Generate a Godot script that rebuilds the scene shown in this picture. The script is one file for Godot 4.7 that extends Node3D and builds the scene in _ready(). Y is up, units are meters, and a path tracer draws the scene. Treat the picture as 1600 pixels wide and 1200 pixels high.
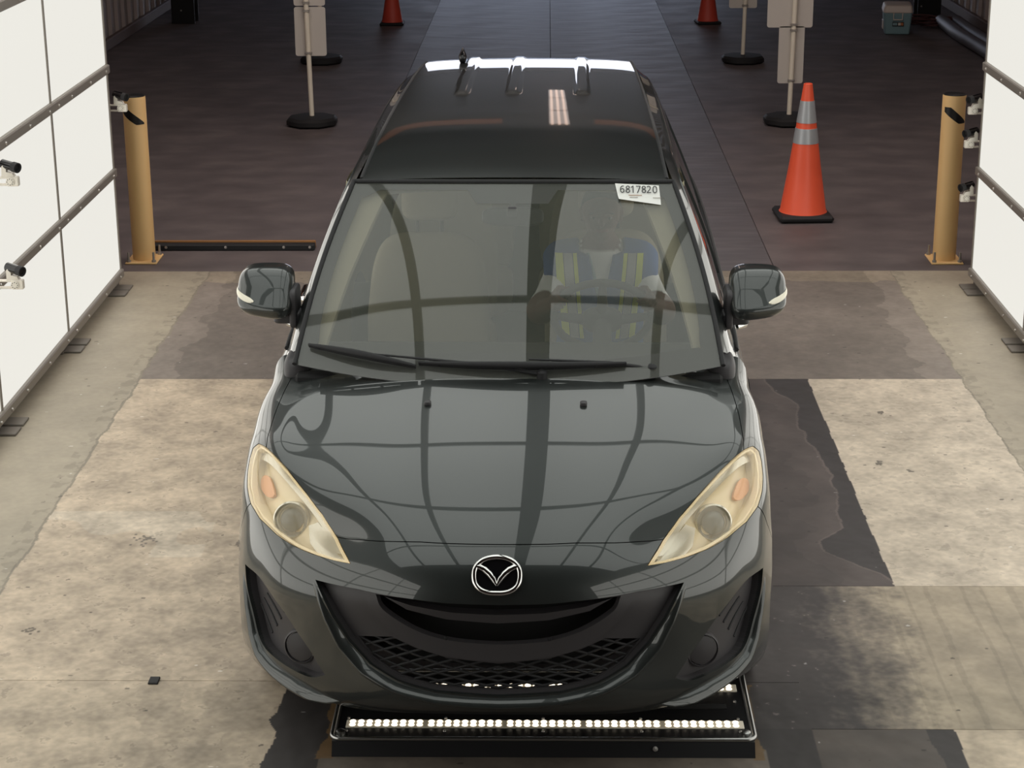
extends Node3D
# A minivan stands in a drive-through photo booth of glowing panels inside a dark steel shed.
# Lane frame: x to the right, y up, the lane runs along -z; metres. Car frame: x across, y up, s = metres behind the nose (local z = -s).

var M := {}


class Buf:
	var v := PackedVector3Array()
	var n := PackedVector3Array()
	var c := PackedColorArray()
	var t := PackedVector2Array()
	var i := PackedInt32Array()

	func vert(p: Vector3, nn: Vector3) -> int:
		v.append(p)
		n.append(nn)
		return v.size() - 1

	func tri(a: int, b: int, d: int) -> void:
		i.append_array([a, b, d])

	# flat polygon, counter-clockwise seen from its front
	func face(pts: Array) -> void:
		var nn := Vector3.ZERO
		for k in range(1, pts.size() - 1):
			nn += (pts[k] - pts[0]).cross(pts[k + 1] - pts[0])
		nn = nn.normalized()
		var b := v.size()
		for p in pts:
			vert(p, nn)
		for k in range(1, pts.size() - 1):
			tri(b, b + k + 1, b + k)

	# rows of points; smooth normals from neighbours; normal = (along row) x (along column), flipped by flip
	func grid(rows: Array, flip := false, wrap_u := false, wrap_v := false) -> void:
		var nr := rows.size()
		var nc: int = rows[0].size()
		var b := v.size()
		for r in nr:
			for k in nc:
				var ka := (k - 1 + nc) % nc if wrap_u else maxi(k - 1, 0)
				var kb := (k + 1) % nc if wrap_u else mini(k + 1, nc - 1)
				var ra := (r - 1 + nr) % nr if wrap_v else maxi(r - 1, 0)
				var rb := (r + 1) % nr if wrap_v else mini(r + 1, nr - 1)
				var du: Vector3 = rows[r][kb] - rows[r][ka]
				var dv: Vector3 = rows[rb][k] - rows[ra][k]
				var nn := du.cross(dv)
				if nn.length_squared() < 1e-16:
					var m := nc / 2
					nn = (rows[r][m] - rows[mini(maxi(r, 1), nr - 2)][m]) * 1.0
					if nn.length_squared() < 1e-16:
						nn = Vector3.UP
					if flip:
						nn = -nn
				nn = nn.normalized()
				vert(rows[r][k], -nn if flip else nn)
		for r in (nr if wrap_v else nr - 1):
			for k in (nc if wrap_u else nc - 1):
				var k2 := (k + 1) % nc
				var r2 := (r + 1) % nr
				var a := b + r * nc + k
				var d := b + r * nc + k2
				var e := b + r2 * nc + k2
				var f := b + r2 * nc + k
				if flip:
					i.append_array([a, d, e, a, e, f])
				else:
					i.append_array([a, e, d, a, f, e])

	# box with chamfered edges
	func box(at: Vector3, size: Vector3, bev := 0.0, bs := Basis.IDENTITY) -> void:
		var h := size / 2
		var g := minf(bev, minf(h.x, minf(h.y, h.z)) * 0.95)
		var axes := [Vector3.RIGHT, Vector3.UP, Vector3.BACK]
		for a in 3:
			for sg in [-1.0, 1.0]:
				var w: Vector3 = axes[a] * sg
				var p: Vector3 = axes[(a + 1) % 3]
				var q: Vector3 = axes[(a + 2) % 3]
				var hw: float = h[a]
				var hp: float = h[(a + 1) % 3] - g
				var hq: float = h[(a + 2) % 3] - g
				var f := []
				for s in [[-1, -1], [1, -1], [1, 1], [-1, 1]]:
					f.append(at + bs * (w * hw + p * (hp * s[0]) + q * (hq * s[1])))
				if sg < 0:
					f.reverse()
				face(f)
		if g <= 0.0:
			return
		for a in 3:
			var b2 := (a + 1) % 3
			var c2 := (a + 2) % 3
			for s1 in [-1.0, 1.0]:
				for s2 in [-1.0, 1.0]:
					var f := []
					for e in [[-1, 0], [1, 0], [1, 1], [-1, 1]]:
						var p := Vector3.ZERO
						p[a] = (h[a] - g) * e[0]
						p[b2] = s1 * (h[b2] - (g if e[1] == 0 else 0.0))
						p[c2] = s2 * (h[c2] - (0.0 if e[1] == 0 else g))
						f.append(at + bs * p)
					if s1 * s2 < 0:
						f.reverse()
					face(f)
		for sx in [-1.0, 1.0]:
			for sy in [-1.0, 1.0]:
				for sz in [-1.0, 1.0]:
					var f := [at + bs * Vector3(sx * h.x, sy * (h.y - g), sz * (h.z - g)), at + bs * Vector3(sx * (h.x - g), sy * h.y, sz * (h.z - g)), at + bs * Vector3(sx * (h.x - g), sy * (h.y - g), sz * h.z)]
					if sx * sy * sz < 0:
						f.reverse()
					face(f)

	# turned shape: profile of Vector2(radius, height) from bottom to top round xf's y axis
	func lathe(prof: Array, seg: int, xf := Transform3D.IDENTITY, soft := 40.0) -> void:
		var m := prof.size()
		var sn := []
		for k in m - 1:
			var d: Vector2 = prof[k + 1] - prof[k]
			sn.append(Vector2(d.y, -d.x).normalized())
		for k in m - 1:
			var n0: Vector2 = sn[k]
			var n1: Vector2 = sn[k]
			if k > 0 and rad_to_deg(absf(sn[k].angle_to(sn[k - 1]))) < soft:
				n0 = (sn[k] + sn[k - 1]).normalized()
			if k < m - 2 and rad_to_deg(absf(sn[k].angle_to(sn[k + 1]))) < soft:
				n1 = (sn[k] + sn[k + 1]).normalized()
			var b := v.size()
			for j in seg + 1:
				var a := TAU * j / seg
				var cs := cos(a)
				var si := sin(a)
				vert(xf * Vector3(prof[k].x * cs, prof[k].y, prof[k].x * si), (xf.basis * Vector3(n0.x * cs, n0.y, n0.x * si)).normalized())
				vert(xf * Vector3(prof[k + 1].x * cs, prof[k + 1].y, prof[k + 1].x * si), (xf.basis * Vector3(n1.x * cs, n1.y, n1.x * si)).normalized())
			for j in seg:
				var a := b + j * 2
				i.append_array([a, a + 2, a + 3, a, a + 3, a + 1])

	# round rod along points; radius a number or one per point
	func tube(pts: Array, rad, seg := 8, closed := false, flat := 1.0, up := Vector3.UP) -> void:
		var m := pts.size()
		var rows := []
		for k in m:
			var p0: Vector3 = pts[(k - 1 + m) % m] if closed else pts[maxi(k - 1, 0)]
			var p1: Vector3 = pts[(k + 1) % m] if closed else pts[mini(k + 1, m - 1)]
			var d: Vector3 = (p1 - p0).normalized()
			var a := d.cross(up)
			if a.length() < 0.05:
				a = d.cross(Vector3.RIGHT)
			a = a.normalized()
			var b := a.cross(d).normalized()
			var rr: float = rad[k] if rad is Array else rad
			var row := []
			for j in seg:
				var an := TAU * j / seg
				row.append(pts[k] + a * (cos(an) * rr) + b * (sin(an) * rr * flat))
			rows.append(row)
		grid(rows, false, true, closed)
		if not closed:
			var r0: Array = rows[0].duplicate()
			face(r0)
			var r1: Array = rows[m - 1].duplicate()
			r1.reverse()
			face(r1)

	# outline in xf's xy plane (counter-clockwise), thick along z from z0 to z1
	func prism(poly: PackedVector2Array, z0: float, z1: float, xf := Transform3D.IDENTITY) -> void:
		var tris := Geometry2D.triangulate_polygon(poly)
		for side in 2:
			var z := z1 if side == 1 else z0
			var nn := (xf.basis * Vector3(0, 0, 1 if side == 1 else -1)).normalized()
			var b := v.size()
			for p in poly:
				vert(xf * Vector3(p.x, p.y, z), nn)
			for k in range(0, tris.size(), 3):
				var p := poly[tris[k]]
				var ccw := (poly[tris[k + 1]] - p).cross(poly[tris[k + 2]] - p) > 0
				if ccw == (side == 1):
					tri(b + tris[k], b + tris[k + 2], b + tris[k + 1])
				else:
					tri(b + tris[k], b + tris[k + 1], b + tris[k + 2])
		var m := poly.size()
		for k in m:
			var p := poly[k]
			var q := poly[(k + 1) % m]
			face([xf * Vector3(p.x, p.y, z0), xf * Vector3(q.x, q.y, z0), xf * Vector3(q.x, q.y, z1), xf * Vector3(p.x, p.y, z1)])

	# rounded block: superellipsoid, smaller exponents are boxier; shape bends each unit point
	func blob(at: Vector3, r: Vector3, e1: float, e2: float, shape = null, nu := 28, nv := 18, bs := Basis.IDENTITY) -> void:
		var rows := []
		for a in nv + 1:
			var th := -PI / 2 + PI * a / nv
			var row := []
			for b in nu:
				var ph := TAU * b / nu
				var cw := signf(cos(th)) * pow(absf(cos(th)), e1)
				var p := Vector3(cw * signf(cos(ph)) * pow(absf(cos(ph)), e2), signf(sin(th)) * pow(absf(sin(th)), e1), cw * signf(sin(ph)) * pow(absf(sin(ph)), e2))
				if shape != null:
					p = shape.call(p)
				row.append(at + bs * (p * r))
			rows.append(row)
		var b0 := v.size()
		grid(rows, true, true)
		for k in nu:
			n[b0 + k] = bs * Vector3(0, -1, 0)
			n[b0 + nv * nu + k] = bs * Vector3(0, 1, 0)

	func mirrored() -> Buf:
		var o := Buf.new()
		for k in v.size():
			o.vert(v[k] * Vector3(-1, 1, 1), n[k] * Vector3(-1, 1, 1))
		for k in range(0, i.size(), 3):
			o.i.append_array([i[k], i[k + 2], i[k + 1]])
		return o

	func join(o: Buf) -> void:
		var b := v.size()
		v.append_array(o.v)
		n.append_array(o.n)
		for k in o.i:
			i.append(k + b)

	func mesh() -> ArrayMesh:
		var a := []
		a.resize(Mesh.ARRAY_MAX)
		a[Mesh.ARRAY_VERTEX] = v
		a[Mesh.ARRAY_NORMAL] = n
		if c.size() == v.size():
			a[Mesh.ARRAY_COLOR] = c
		if t.size() == v.size():
			a[Mesh.ARRAY_TEX_UV] = t
		a[Mesh.ARRAY_INDEX] = i
		var m := ArrayMesh.new()
		m.add_surface_from_arrays(Mesh.PRIMITIVE_TRIANGLES, a)
		return m


# smooth surface through rows of points (x, y, s); u runs along a row, v from row to row
class Spl:
	var net := []
	var nr := 0
	var nc := 0

	func _init(rows: Array, sym := false):
		nr = rows.size()
		nc = rows[0].size()
		var wide := []
		for r in rows:
			wide.append(_through(r, sym))
		var cols := []
		for k in nc + 2:
			var col := []
			for r in nr:
				col.append(wide[r][k])
			cols.append(_through(col, false))
		for r in nr + 2:
			var row := PackedVector3Array()
			for k in nc + 2:
				row.append(cols[k][r])
			net.append(row)

	func _through(p: Array, sym: bool) -> Array:
		var m := p.size()
		var out := []
		out.resize(m + 2)
		for k in m + 2:
			out[k] = Vector3.ZERO
		for ax in 3:
			var cp := PackedFloat64Array()
			var dp := PackedFloat64Array()
			cp.resize(m)
			dp.resize(m)
			var start := 0.0
			if sym and ax != 0:
				start = 2.0
			cp[0] = start / 4.0 if sym else 0.0
			dp[0] = p[0][ax] * 1.5 if (sym and ax != 0) else p[0][ax]
			for k in range(1, m - 1):
				var w := 4.0 - cp[k - 1]
				cp[k] = 1.0 / w
				dp[k] = (6.0 * p[k][ax] - dp[k - 1]) / w
			var x := PackedFloat64Array()
			x.resize(m)
			x[m - 1] = p[m - 1][ax]
			for k in range(m - 2, -1, -1):
				x[k] = dp[k] - cp[k] * x[k + 1]
			for k in m:
				out[k + 1][ax] = x[k]
			out[m + 1][ax] = 2.0 * x[m - 1] - x[m - 2]
			if sym:
				out[0][ax] = -x[1] if ax == 0 else x[1]
			else:
				out[0][ax] = 2.0 * x[0] - x[1]
		return out

	func _w(t: float) -> Vector4:
		var t2 := t * t
		var t3 := t2 * t
		return Vector4(1 - 3 * t + 3 * t2 - t3, 3 * t3 - 6 * t2 + 4, -3 * t3 + 3 * t2 + 3 * t + 1, t3) / 6.0

	func at(u: float, vv: float) -> Vector3:
		var j := clampi(int(floor(u)), 0, nc - 2)
		var r := clampi(int(floor(vv)), 0, nr - 2)
		var wu := _w(u - j)
		var wv := _w(vv - r)
		var o := Vector3.ZERO
		for a in 4:
			var row: PackedVector3Array = net[r + a]
			o += wv[a] * (wu.x * row[j] + wu.y * row[j + 1] + wu.z * row[j + 2] + wu.w * row[j + 3])
		return Vector3(o.x, o.y, -o.z)

	func nrm(u: float, vv: float) -> Vector3:
		var e := 0.01
		var du := at(u + e, vv) - at(u - e, vv)
		var dv := at(u, vv + e) - at(u, vv - e)
		return du.cross(dv).normalized()


static func near_edge(a: Vector2, b: Vector2) -> int:
	return maxi(1, int(ceil(a.distance_to(b) / 0.06)))


# a piece of a Spl surface: inside outer, outside every hole; off moves it along the normal; skirt folds its rim inward
func piece(sf: Spl, outer: PackedVector2Array, holes: Array, off := 0.0, skirt := 0.012, res := 8, gap := 0.0) -> Buf:
	var o := Buf.new()
	var shapes: Array = []
	if gap > 0.0:
		shapes = Geometry2D.offset_polygon(outer, -gap)
	else:
		shapes = [outer]
	if shapes.is_empty():
		return o
	var out: PackedVector2Array = shapes[0]
	var umax := float(sf.nc - 1)
	var vmax := float(sf.nr - 1)
	var marked := {}
	var rims := [out] + holes
	var rim_pts := []
	for poly in rims:
		var pts := []
		for k in poly.size():
			var a: Vector2 = poly[k]
			var b: Vector2 = poly[(k + 1) % poly.size()]
			var m := maxi(1, int(ceil(a.distance_to(b) * res / 0.5)))
			for q in m:
				var p := a.lerp(b, float(q) / m)
				pts.append(p)
				var ci := int(floor(p.x * res))
				var cj := int(floor(p.y * res))
				for di in [-1, 0, 1]:
					for dj in [-1, 0, 1]:
						marked[Vector2i(ci + di, cj + dj)] = true
		rim_pts.append(pts)
	var lo := Vector2(1e9, 1e9)
	var hi := -lo
	for p in out:
		lo = lo.min(p)
		hi = hi.max(p)
	var i0 := maxi(0, int(floor(lo.x * res)))
	var i1 := mini(int(umax * res), int(ceil(hi.x * res)))
	var j0 := maxi(0, int(floor(lo.y * res)))
	var j1 := mini(int(vmax * res), int(ceil(hi.y * res)))
	var cache := {}
	for i in range(i0, i1):
		for j in range(j0, j1):
			var q := PackedVector2Array([Vector2(i, j) / res, Vector2(i + 1, j) / res, Vector2(i + 1, j + 1) / res, Vector2(i, j + 1) / res])
			if marked.has(Vector2i(i, j)):
				var polys: Array = Geometry2D.intersect_polygons(q, out)
				for h in holes:
					var nx := []
					for p in polys:
						for w in Geometry2D.clip_polygons(p, h):
							if not Geometry2D.is_polygon_clockwise(w):
								nx.append(w)
					polys = nx
				for p in polys:
					var t := Geometry2D.triangulate_polygon(p)
					var id := []
					for w in p:
						id.append(_pv(o, sf, w, off, cache))
					for k in range(0, t.size(), 3):
						var a: Vector2 = p[t[k]]
						if (p[t[k + 1]] - a).cross(p[t[k + 2]] - a) > 0:
							o.tri(id[t[k]], id[t[k + 2]], id[t[k + 1]])
						else:
							o.tri(id[t[k]], id[t[k + 1]], id[t[k + 2]])
			else:
				var mid := Vector2(i + 0.5, j + 0.5) / res
				if not Geometry2D.is_point_in_polygon(mid, out):
					continue
				var cut := false
				for h in holes:
					if Geometry2D.is_point_in_polygon(mid, h):
						cut = true
				if cut:
					continue
				var id := []
				for w in q:
					id.append(_pv(o, sf, w, off, cache))
				o.tri(id[0], id[2], id[1])
				o.tri(id[0], id[3], id[2])
	if skirt > 0.0:
		for pts in rim_pts:
			var m: int = pts.size()
			for k in m:
				var a: Vector2 = pts[k]
				var b: Vector2 = pts[(k + 1) % m]
				var md := (a + b) / 2
				if md.x < 0.002 or md.x > umax - 0.002 or md.y < 0.002 or md.y > vmax - 0.002:
					continue
				var pa := sf.at(a.x, a.y)
				var pb := sf.at(b.x, b.y)
				var na := sf.nrm(a.x, a.y)
				var nb := sf.nrm(b.x, b.y)
				o.face([pa + na * off, pa + na * (off - skirt), pb + nb * (off - skirt), pb + nb * off])
	return o


func _pv(o: Buf, sf: Spl, w: Vector2, off: float, cache: Dictionary) -> int:
	var key := Vector2i(int(round(w.x * 20000)), int(round(w.y * 20000)))
	if not cache.has(key):
		var n := sf.nrm(w.x, w.y)
		cache[key] = o.vert(sf.at(w.x, w.y) + n * off, n)
	return cache[key]


func uv(a: Array) -> PackedVector2Array:
	var p := PackedVector2Array()
	for k in a:
		p.append(Vector2(k[0], k[1]))
	if Geometry2D.is_polygon_clockwise(p):
		p.reverse()
	return p


# round off a closed outline: Catmull-Rom through its points, except at corners given by index
func smooth(p: Array, corners := [], steps := 6) -> Array:
	var m := p.size()
	var out := []
	for k in m:
		var a := Vector2(p[k][0], p[k][1])
		var b := Vector2(p[(k + 1) % m][0], p[(k + 1) % m][1])
		var a0 := Vector2(p[(k - 1 + m) % m][0], p[(k - 1 + m) % m][1])
		var b1 := Vector2(p[(k + 2) % m][0], p[(k + 2) % m][1])
		if k in corners:
			a0 = a * 2 - b
		if (k + 1) % m in corners:
			b1 = b * 2 - a
		for q in steps:
			var r := a.cubic_interpolate(b, a0, b1, float(q) / steps)
			out.append([r.x, r.y])
	return out


func obj(called: String, b, m: Material, parent: Node = self) -> MeshInstance3D:
	var o := MeshInstance3D.new()
	o.name = called
	o.mesh = b.mesh() if b is Buf else b
	o.material_override = m
	parent.add_child(o, true)
	return o


var taken := {}


func numbered(called: String) -> String:
	var k: int = taken.get(called, 0)
	taken[called] = k + 1
	return called if k == 0 else "%s_%03d" % [called, k]


func tag(o: Node, label: String, category: String, group := "") -> Node:
	o.set_meta("label", label)
	o.set_meta("category", category)
	if group:
		o.set_meta("group", group)
	return o


func thing(called: String, label: String, category: String, at := Vector3.ZERO, turn := 0.0, group := "") -> Node3D:
	var o := Node3D.new()
	o.name = numbered(called)
	add_child(o)
	o.position = at
	o.rotation.y = turn
	tag(o, label, category, group)
	return o


func struct(called: String, b, m: Material) -> MeshInstance3D:
	var o := obj(called, b, m)
	o.set_meta("kind", "structure")
	return o


func mat(called: String, col: Color, rough := 0.6, metal := 0.0, spec := 0.5) -> StandardMaterial3D:
	var m := StandardMaterial3D.new()
	m.resource_name = called
	m.albedo_color = col
	m.roughness = rough
	m.metallic = metal
	m.metallic_specular = spec
	M[called] = m
	return m


func c255(r: float, g: float, b: float, a := 1.0) -> Color:
	return Color(r / 255, g / 255, b / 255, a)


func noise_tex(seed_: int, freq: float, ramp: Array, size := 512, oct := 5, kind := FastNoiseLite.TYPE_SIMPLEX_SMOOTH) -> NoiseTexture2D:
	var f := FastNoiseLite.new()
	f.seed = seed_
	f.frequency = freq
	f.noise_type = kind
	f.fractal_octaves = oct
	var t := NoiseTexture2D.new()
	t.width = size
	t.height = size
	t.seamless = true
	t.noise = f
	if ramp.size():
		var g := Gradient.new()
		g.offsets = PackedFloat32Array(ramp.map(func(r): return r[0]))
		g.colors = PackedColorArray(ramp.map(func(r): return r[1]))
		t.color_ramp = g
	return t


func materials() -> void:
	var paint := mat("grey_green_paint", c255(50, 54, 53), 0.34, 0.55, 0.5)
	paint.clearcoat_enabled = true
	paint.clearcoat = 1.0
	paint.clearcoat_roughness = 0.02
	mat("black_plastic", c255(58, 56, 58), 0.5)
	mat("deep_black", c255(14, 14, 15), 0.8)
	mat("rubber", c255(26, 26, 28), 0.7)
	mat("gloss_black", c255(16, 16, 18), 0.12)
	mat("chrome", c255(226, 226, 224), 0.07, 1.0)
	mat("alloy", c255(168, 168, 166), 0.3, 1.0)
	mat("aluminium", c255(150, 144, 136), 0.5, 0.25)
	mat("bolt_steel", c255(205, 200, 195), 0.3, 0.9)
	var ig := mat("clear_glass", Color(0.03, 0.05, 0.04, 0.16), 0.0)
	ig.transparency = BaseMaterial3D.TRANSPARENCY_ALPHA
	var g := mat("car_glass", c255(92, 95, 87, 0.4), 0.0)
	g.transparency = BaseMaterial3D.TRANSPARENCY_ALPHA
	var dg := mat("privacy_glass", Color(0.015, 0.02, 0.018, 0.72), 0.0)
	dg.transparency = BaseMaterial3D.TRANSPARENCY_ALPHA
	var hz := mat("hazed_lens", c255(255, 236, 194, 0.14), 0.1)
	hz.transparency = BaseMaterial3D.TRANSPARENCY_ALPHA
	mat("lamp_cream", c255(244, 226, 186), 0.35)
	mat("lamp_silver", c255(205, 200, 184), 0.22, 0.75)
	mat("lamp_amber", c255(226, 160, 108), 0.35)
	mat("projector_glass", c255(96, 98, 92), 0.05)
	mat("indicator_white", c255(232, 226, 208), 0.2)
	mat("seat_cloth", c255(150, 142, 118), 0.95)
	mat("trim_beige", c255(190, 182, 152), 0.8)
	mat("dash", c255(64, 63, 60), 0.75)
	mat("headliner", c255(186, 178, 156), 0.95)
	mat("bollard_yellow", c255(234, 194, 134), 0.5)
	mat("stripe_black", c255(18, 18, 20), 0.4)
	mat("cone_orange", c255(252, 100, 66), 0.4)
	mat("cone_old", c255(206, 74, 56), 0.5)
	mat("reflective_band", c255(176, 180, 184), 0.35, 0.25)
	mat("sign_back", c255(206, 200, 192), 0.5, 0.1)
	mat("post_white", c255(236, 228, 210), 0.5)
	mat("cooler_teal", c255(120, 150, 156), 0.5)
	mat("cooler_lid", c255(208, 196, 186), 0.5)
	mat("bracket_white", c255(222, 216, 204), 0.45)
	mat("steel_dark", c255(24, 23, 24), 0.5, 0.3)
	mat("foot_grey", c255(122, 116, 108), 0.6, 0.1)
	mat("rust_orange", c255(120, 84, 40), 0.9)
	mat("kerb_orange", c255(150, 104, 58), 0.7)
	mat("hose", c255(84, 80, 84), 0.55)
	mat("cable_red", c255(74, 40, 40), 0.6)
	mat("sheet_metal", c255(160, 148, 144), 0.6, 0.1)
	mat("roof_sheet", c255(104, 88, 82), 0.7, 0.1)
	mat("beam_orange", c255(178, 108, 62), 0.6)
	mat("plate_black", c255(30, 30, 32), 0.38, 0.3)
	mat("skin", c255(92, 62, 48), 0.55)
	mat("hair", c255(20, 17, 16), 0.85)
	mat("shirt_white", c255(226, 228, 222), 0.9)
	mat("vest_blue", c255(38, 78, 140), 0.85)
	mat("vest_yellow", c255(214, 226, 40), 0.7)
	mat("vest_silver", c255(170, 172, 168), 0.45, 0.3)
	mat("trousers", c255(40, 42, 50), 0.9)
	mat("paper", c255(228, 228, 224), 0.6)
	mat("ink", c255(34, 34, 36), 0.7)
	mat("eye_white", c255(120, 112, 104), 0.6)
	for k in [["panel_glow", c255(236, 234, 226), 0.98], ["ceiling_glow", c255(238, 240, 234), 0.98], ["led_glow", c255(255, 240, 214), 2.6], ["tube_glow", c255(255, 214, 190), 1.3]]:
		var m := mat(k[0], c255(40, 40, 40), 0.6)
		m.emission_enabled = true
		m.emission = k[1]
		m.emission_energy_multiplier = k[2]
	# concrete of the shed floor, worn smooth
	var far := mat("shed_concrete", Color.WHITE, 0.68, 0.0, 0.42)
	far.albedo_texture = noise_tex(3, 0.006, [[0.0, c255(88, 81, 81)], [0.5, c255(100, 92, 92)], [1.0, c255(116, 107, 105)]], 1024)
	far.uv1_triplanar = true
	far.uv1_world_triplanar = true
	far.uv1_scale = Vector3(0.27, 0.32, 0.36)
	far.roughness_texture = noise_tex(9, 0.01, [[0.0, Color(0.8, 0.8, 0.8)], [1.0, Color(1, 1, 1)]], 512)
	var lane := mat("lane_concrete", Color.WHITE, 0.6, 0.0, 0.45)
	lane.albedo_texture = noise_tex(5, 0.008, [[0.0, c255(86, 82, 84)], [0.5, c255(93, 89, 91)], [1.0, c255(106, 101, 102)]], 1024)
	lane.uv1_triplanar = true
	lane.uv1_world_triplanar = true
	lane.uv1_scale = Vector3(0.22, 0.5, 1.1)
	lane.roughness_texture = noise_tex(12, 0.012, [[0.0, Color(0.82, 0.82, 0.82)], [1.0, Color(1, 1, 1)]], 512)


func area(at: Vector3, towards: Vector3, size: Vector2, energy: float, col: Color, parent: Node = self) -> void:
	var l := AreaLight3D.new()
	l.name = "panel_light"
	l.area_size = size
	l.area_normalize_energy = false
	l.light_energy = energy
	l.light_color = col
	l.area_range = 40.0
	l.shadow_enabled = true
	parent.add_child(l, true)
	l.position = at
	var up := Vector3.FORWARD if absf(towards.y) > 0.9 else Vector3.UP
	l.basis = Basis.looking_at(towards, up)


const PITCH_Z := 1.335
const FAR_Z := -11.29
const COLS := 7


func light_wall(called: String, label: String, x: float, face: float) -> void:
	# face: +1 looks towards +x. Rows of diffusers in aluminium rails, held by bolts, standing on small plates
	var t := thing(called, label, "light wall")
	var z1 := FAR_Z + PITCH_Z * COLS
	var rail_y := [0.08, 0.70, 1.32, 1.945, 2.565]
	var zc := (FAR_Z + z1) / 2
	var len := z1 - FAR_Z
	var bk := Buf.new()
	bk.box(Vector3(x - face * 0.07, 1.32, zc), Vector3(0.05, 2.5, len), 0.004)
	obj("back_housing", bk, M.aluminium, t)
	var pm := Buf.new()
	pm.box(Vector3.ZERO, Vector3(0.02, 0.572, PITCH_Z - 0.022), 0.003)
	var diff := pm.mesh()
	for r in 4:
		for k in COLS:
			var at := Vector3(x - face * 0.012, (rail_y[r] + rail_y[r + 1]) / 2, FAR_Z + PITCH_Z * (k + 0.5))
			var o := obj("light_diffuser", diff, M.panel_glow, t)
			o.position = at
			area(at + Vector3(face * 0.035, 0, 0), Vector3(face, 0, 0), Vector2(PITCH_Z - 0.06, 0.55), WALL_LIGHT, c255(255, 252, 244), t)
	var bm := Buf.new()
	bm.lathe([Vector2(0.0085, 0), Vector2(0.0085, 0.005), Vector2(0.006, 0.008), Vector2(0.0, 0.008)], 10, Transform3D(Basis(Vector3(0, 0, 1), -face * PI / 2), Vector3.ZERO))
	var bolt := bm.mesh()
	for r in 5:
		var rb := Buf.new()
		rb.box(Vector3(x + face * 0.004, rail_y[r], zc), Vector3(0.03, 0.052, len + 0.012), 0.006)
		var rail := obj("rail", rb, M.aluminium, t)
		for k in COLS:
			for q in [0.1, 0.5, 0.95, 1.24]:
				var o := obj("bolt", bolt, M.bolt_steel, rail)
				o.position = Vector3(x + face * 0.019, rail_y[r] - 0.002, FAR_Z + PITCH_Z * k + q)
	for k in COLS + 1:
		var vb := Buf.new()
		vb.box(Vector3(x - face * 0.006, 1.32, FAR_Z + PITCH_Z * k), Vector3(0.022, 2.47, 0.02), 0.003)
		obj("mullion", vb, M.aluminium, t)
		var fb := Buf.new()
		fb.box(Vector3(x + face * 0.02, 0.006, FAR_Z + PITCH_Z * k + (0.08 if k == 0 else -0.12)), Vector3(0.11, 0.012, 0.11), 0.003)
		fb.box(Vector3(x + face * 0.02, 0.006, FAR_Z + PITCH_Z * k + (0.21 if k == 0 else 0.02)), Vector3(0.11, 0.012, 0.11), 0.003)
		fb.box(Vector3(x - face * 0.04, 0.035, FAR_Z + PITCH_Z * k + 0.05), Vector3(0.05, 0.07, 0.1), 0.003)
		obj("foot_plate", fb, M.foot_grey, t)


func light_canopy() -> void:
	var t := thing("ceiling_light_canopy", "glowing canopy of white panels in a dark grid over the lane", "light canopy")
	var y := 3.14
	var xs := [-2.6, -1.7, -0.82, 0.0, 0.82, 1.7, 2.6]
	var z0 := -9.4
	var cols := 4
	var z1 := z0 + PITCH_Z * cols
	var hb := Buf.new()
	hb.box(Vector3(0, y + 0.09, (z0 + z1) / 2), Vector3(5.3, 0.06, z1 - z0 + 0.1), 0.005)
	obj("housing", hb, M.steel_dark, t)
	for a in 6:
		for k in cols:
			var w: float = xs[a + 1] - xs[a]
			var db := Buf.new()
			db.box(Vector3.ZERO, Vector3(w - 0.03, 0.02, PITCH_Z - 0.03), 0.003)
			var o := obj("light_diffuser", db, M.ceiling_glow, t)
			var at := Vector3((xs[a] + xs[a + 1]) / 2, y, z0 + PITCH_Z * (k + 0.5))
			o.position = at
			area(at - Vector3(0, 0.035, 0), Vector3.DOWN, Vector2(w - 0.07, PITCH_Z - 0.06), CEILING_LIGHT, c255(250, 255, 250), t)
	for a in 7:
		var w := 0.16 if a == 3 else 0.055
		var b := Buf.new()
		b.box(Vector3(xs[a], y - 0.03, (z0 + z1) / 2), Vector3(w, 0.07, z1 - z0 + 0.05), 0.004)
		obj("beam", b, M.steel_dark, t)
	for k in cols + 1:
		var b := Buf.new()
		b.box(Vector3(0, y - 0.025, z0 + PITCH_Z * k), Vector3(5.2, 0.05, 0.05), 0.004)
		obj("crossbar", b, M.steel_dark, t)
	for sx in [-2.66, 2.62]:
		for z in [z0 - 0.02, z1 + 0.02]:
			var b := Buf.new()
			b.box(Vector3(sx, (y + 0.06) / 2, z), Vector3(0.06, y + 0.06, 0.06), 0.004)
			obj("leg", b, M.aluminium, t)


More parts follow.
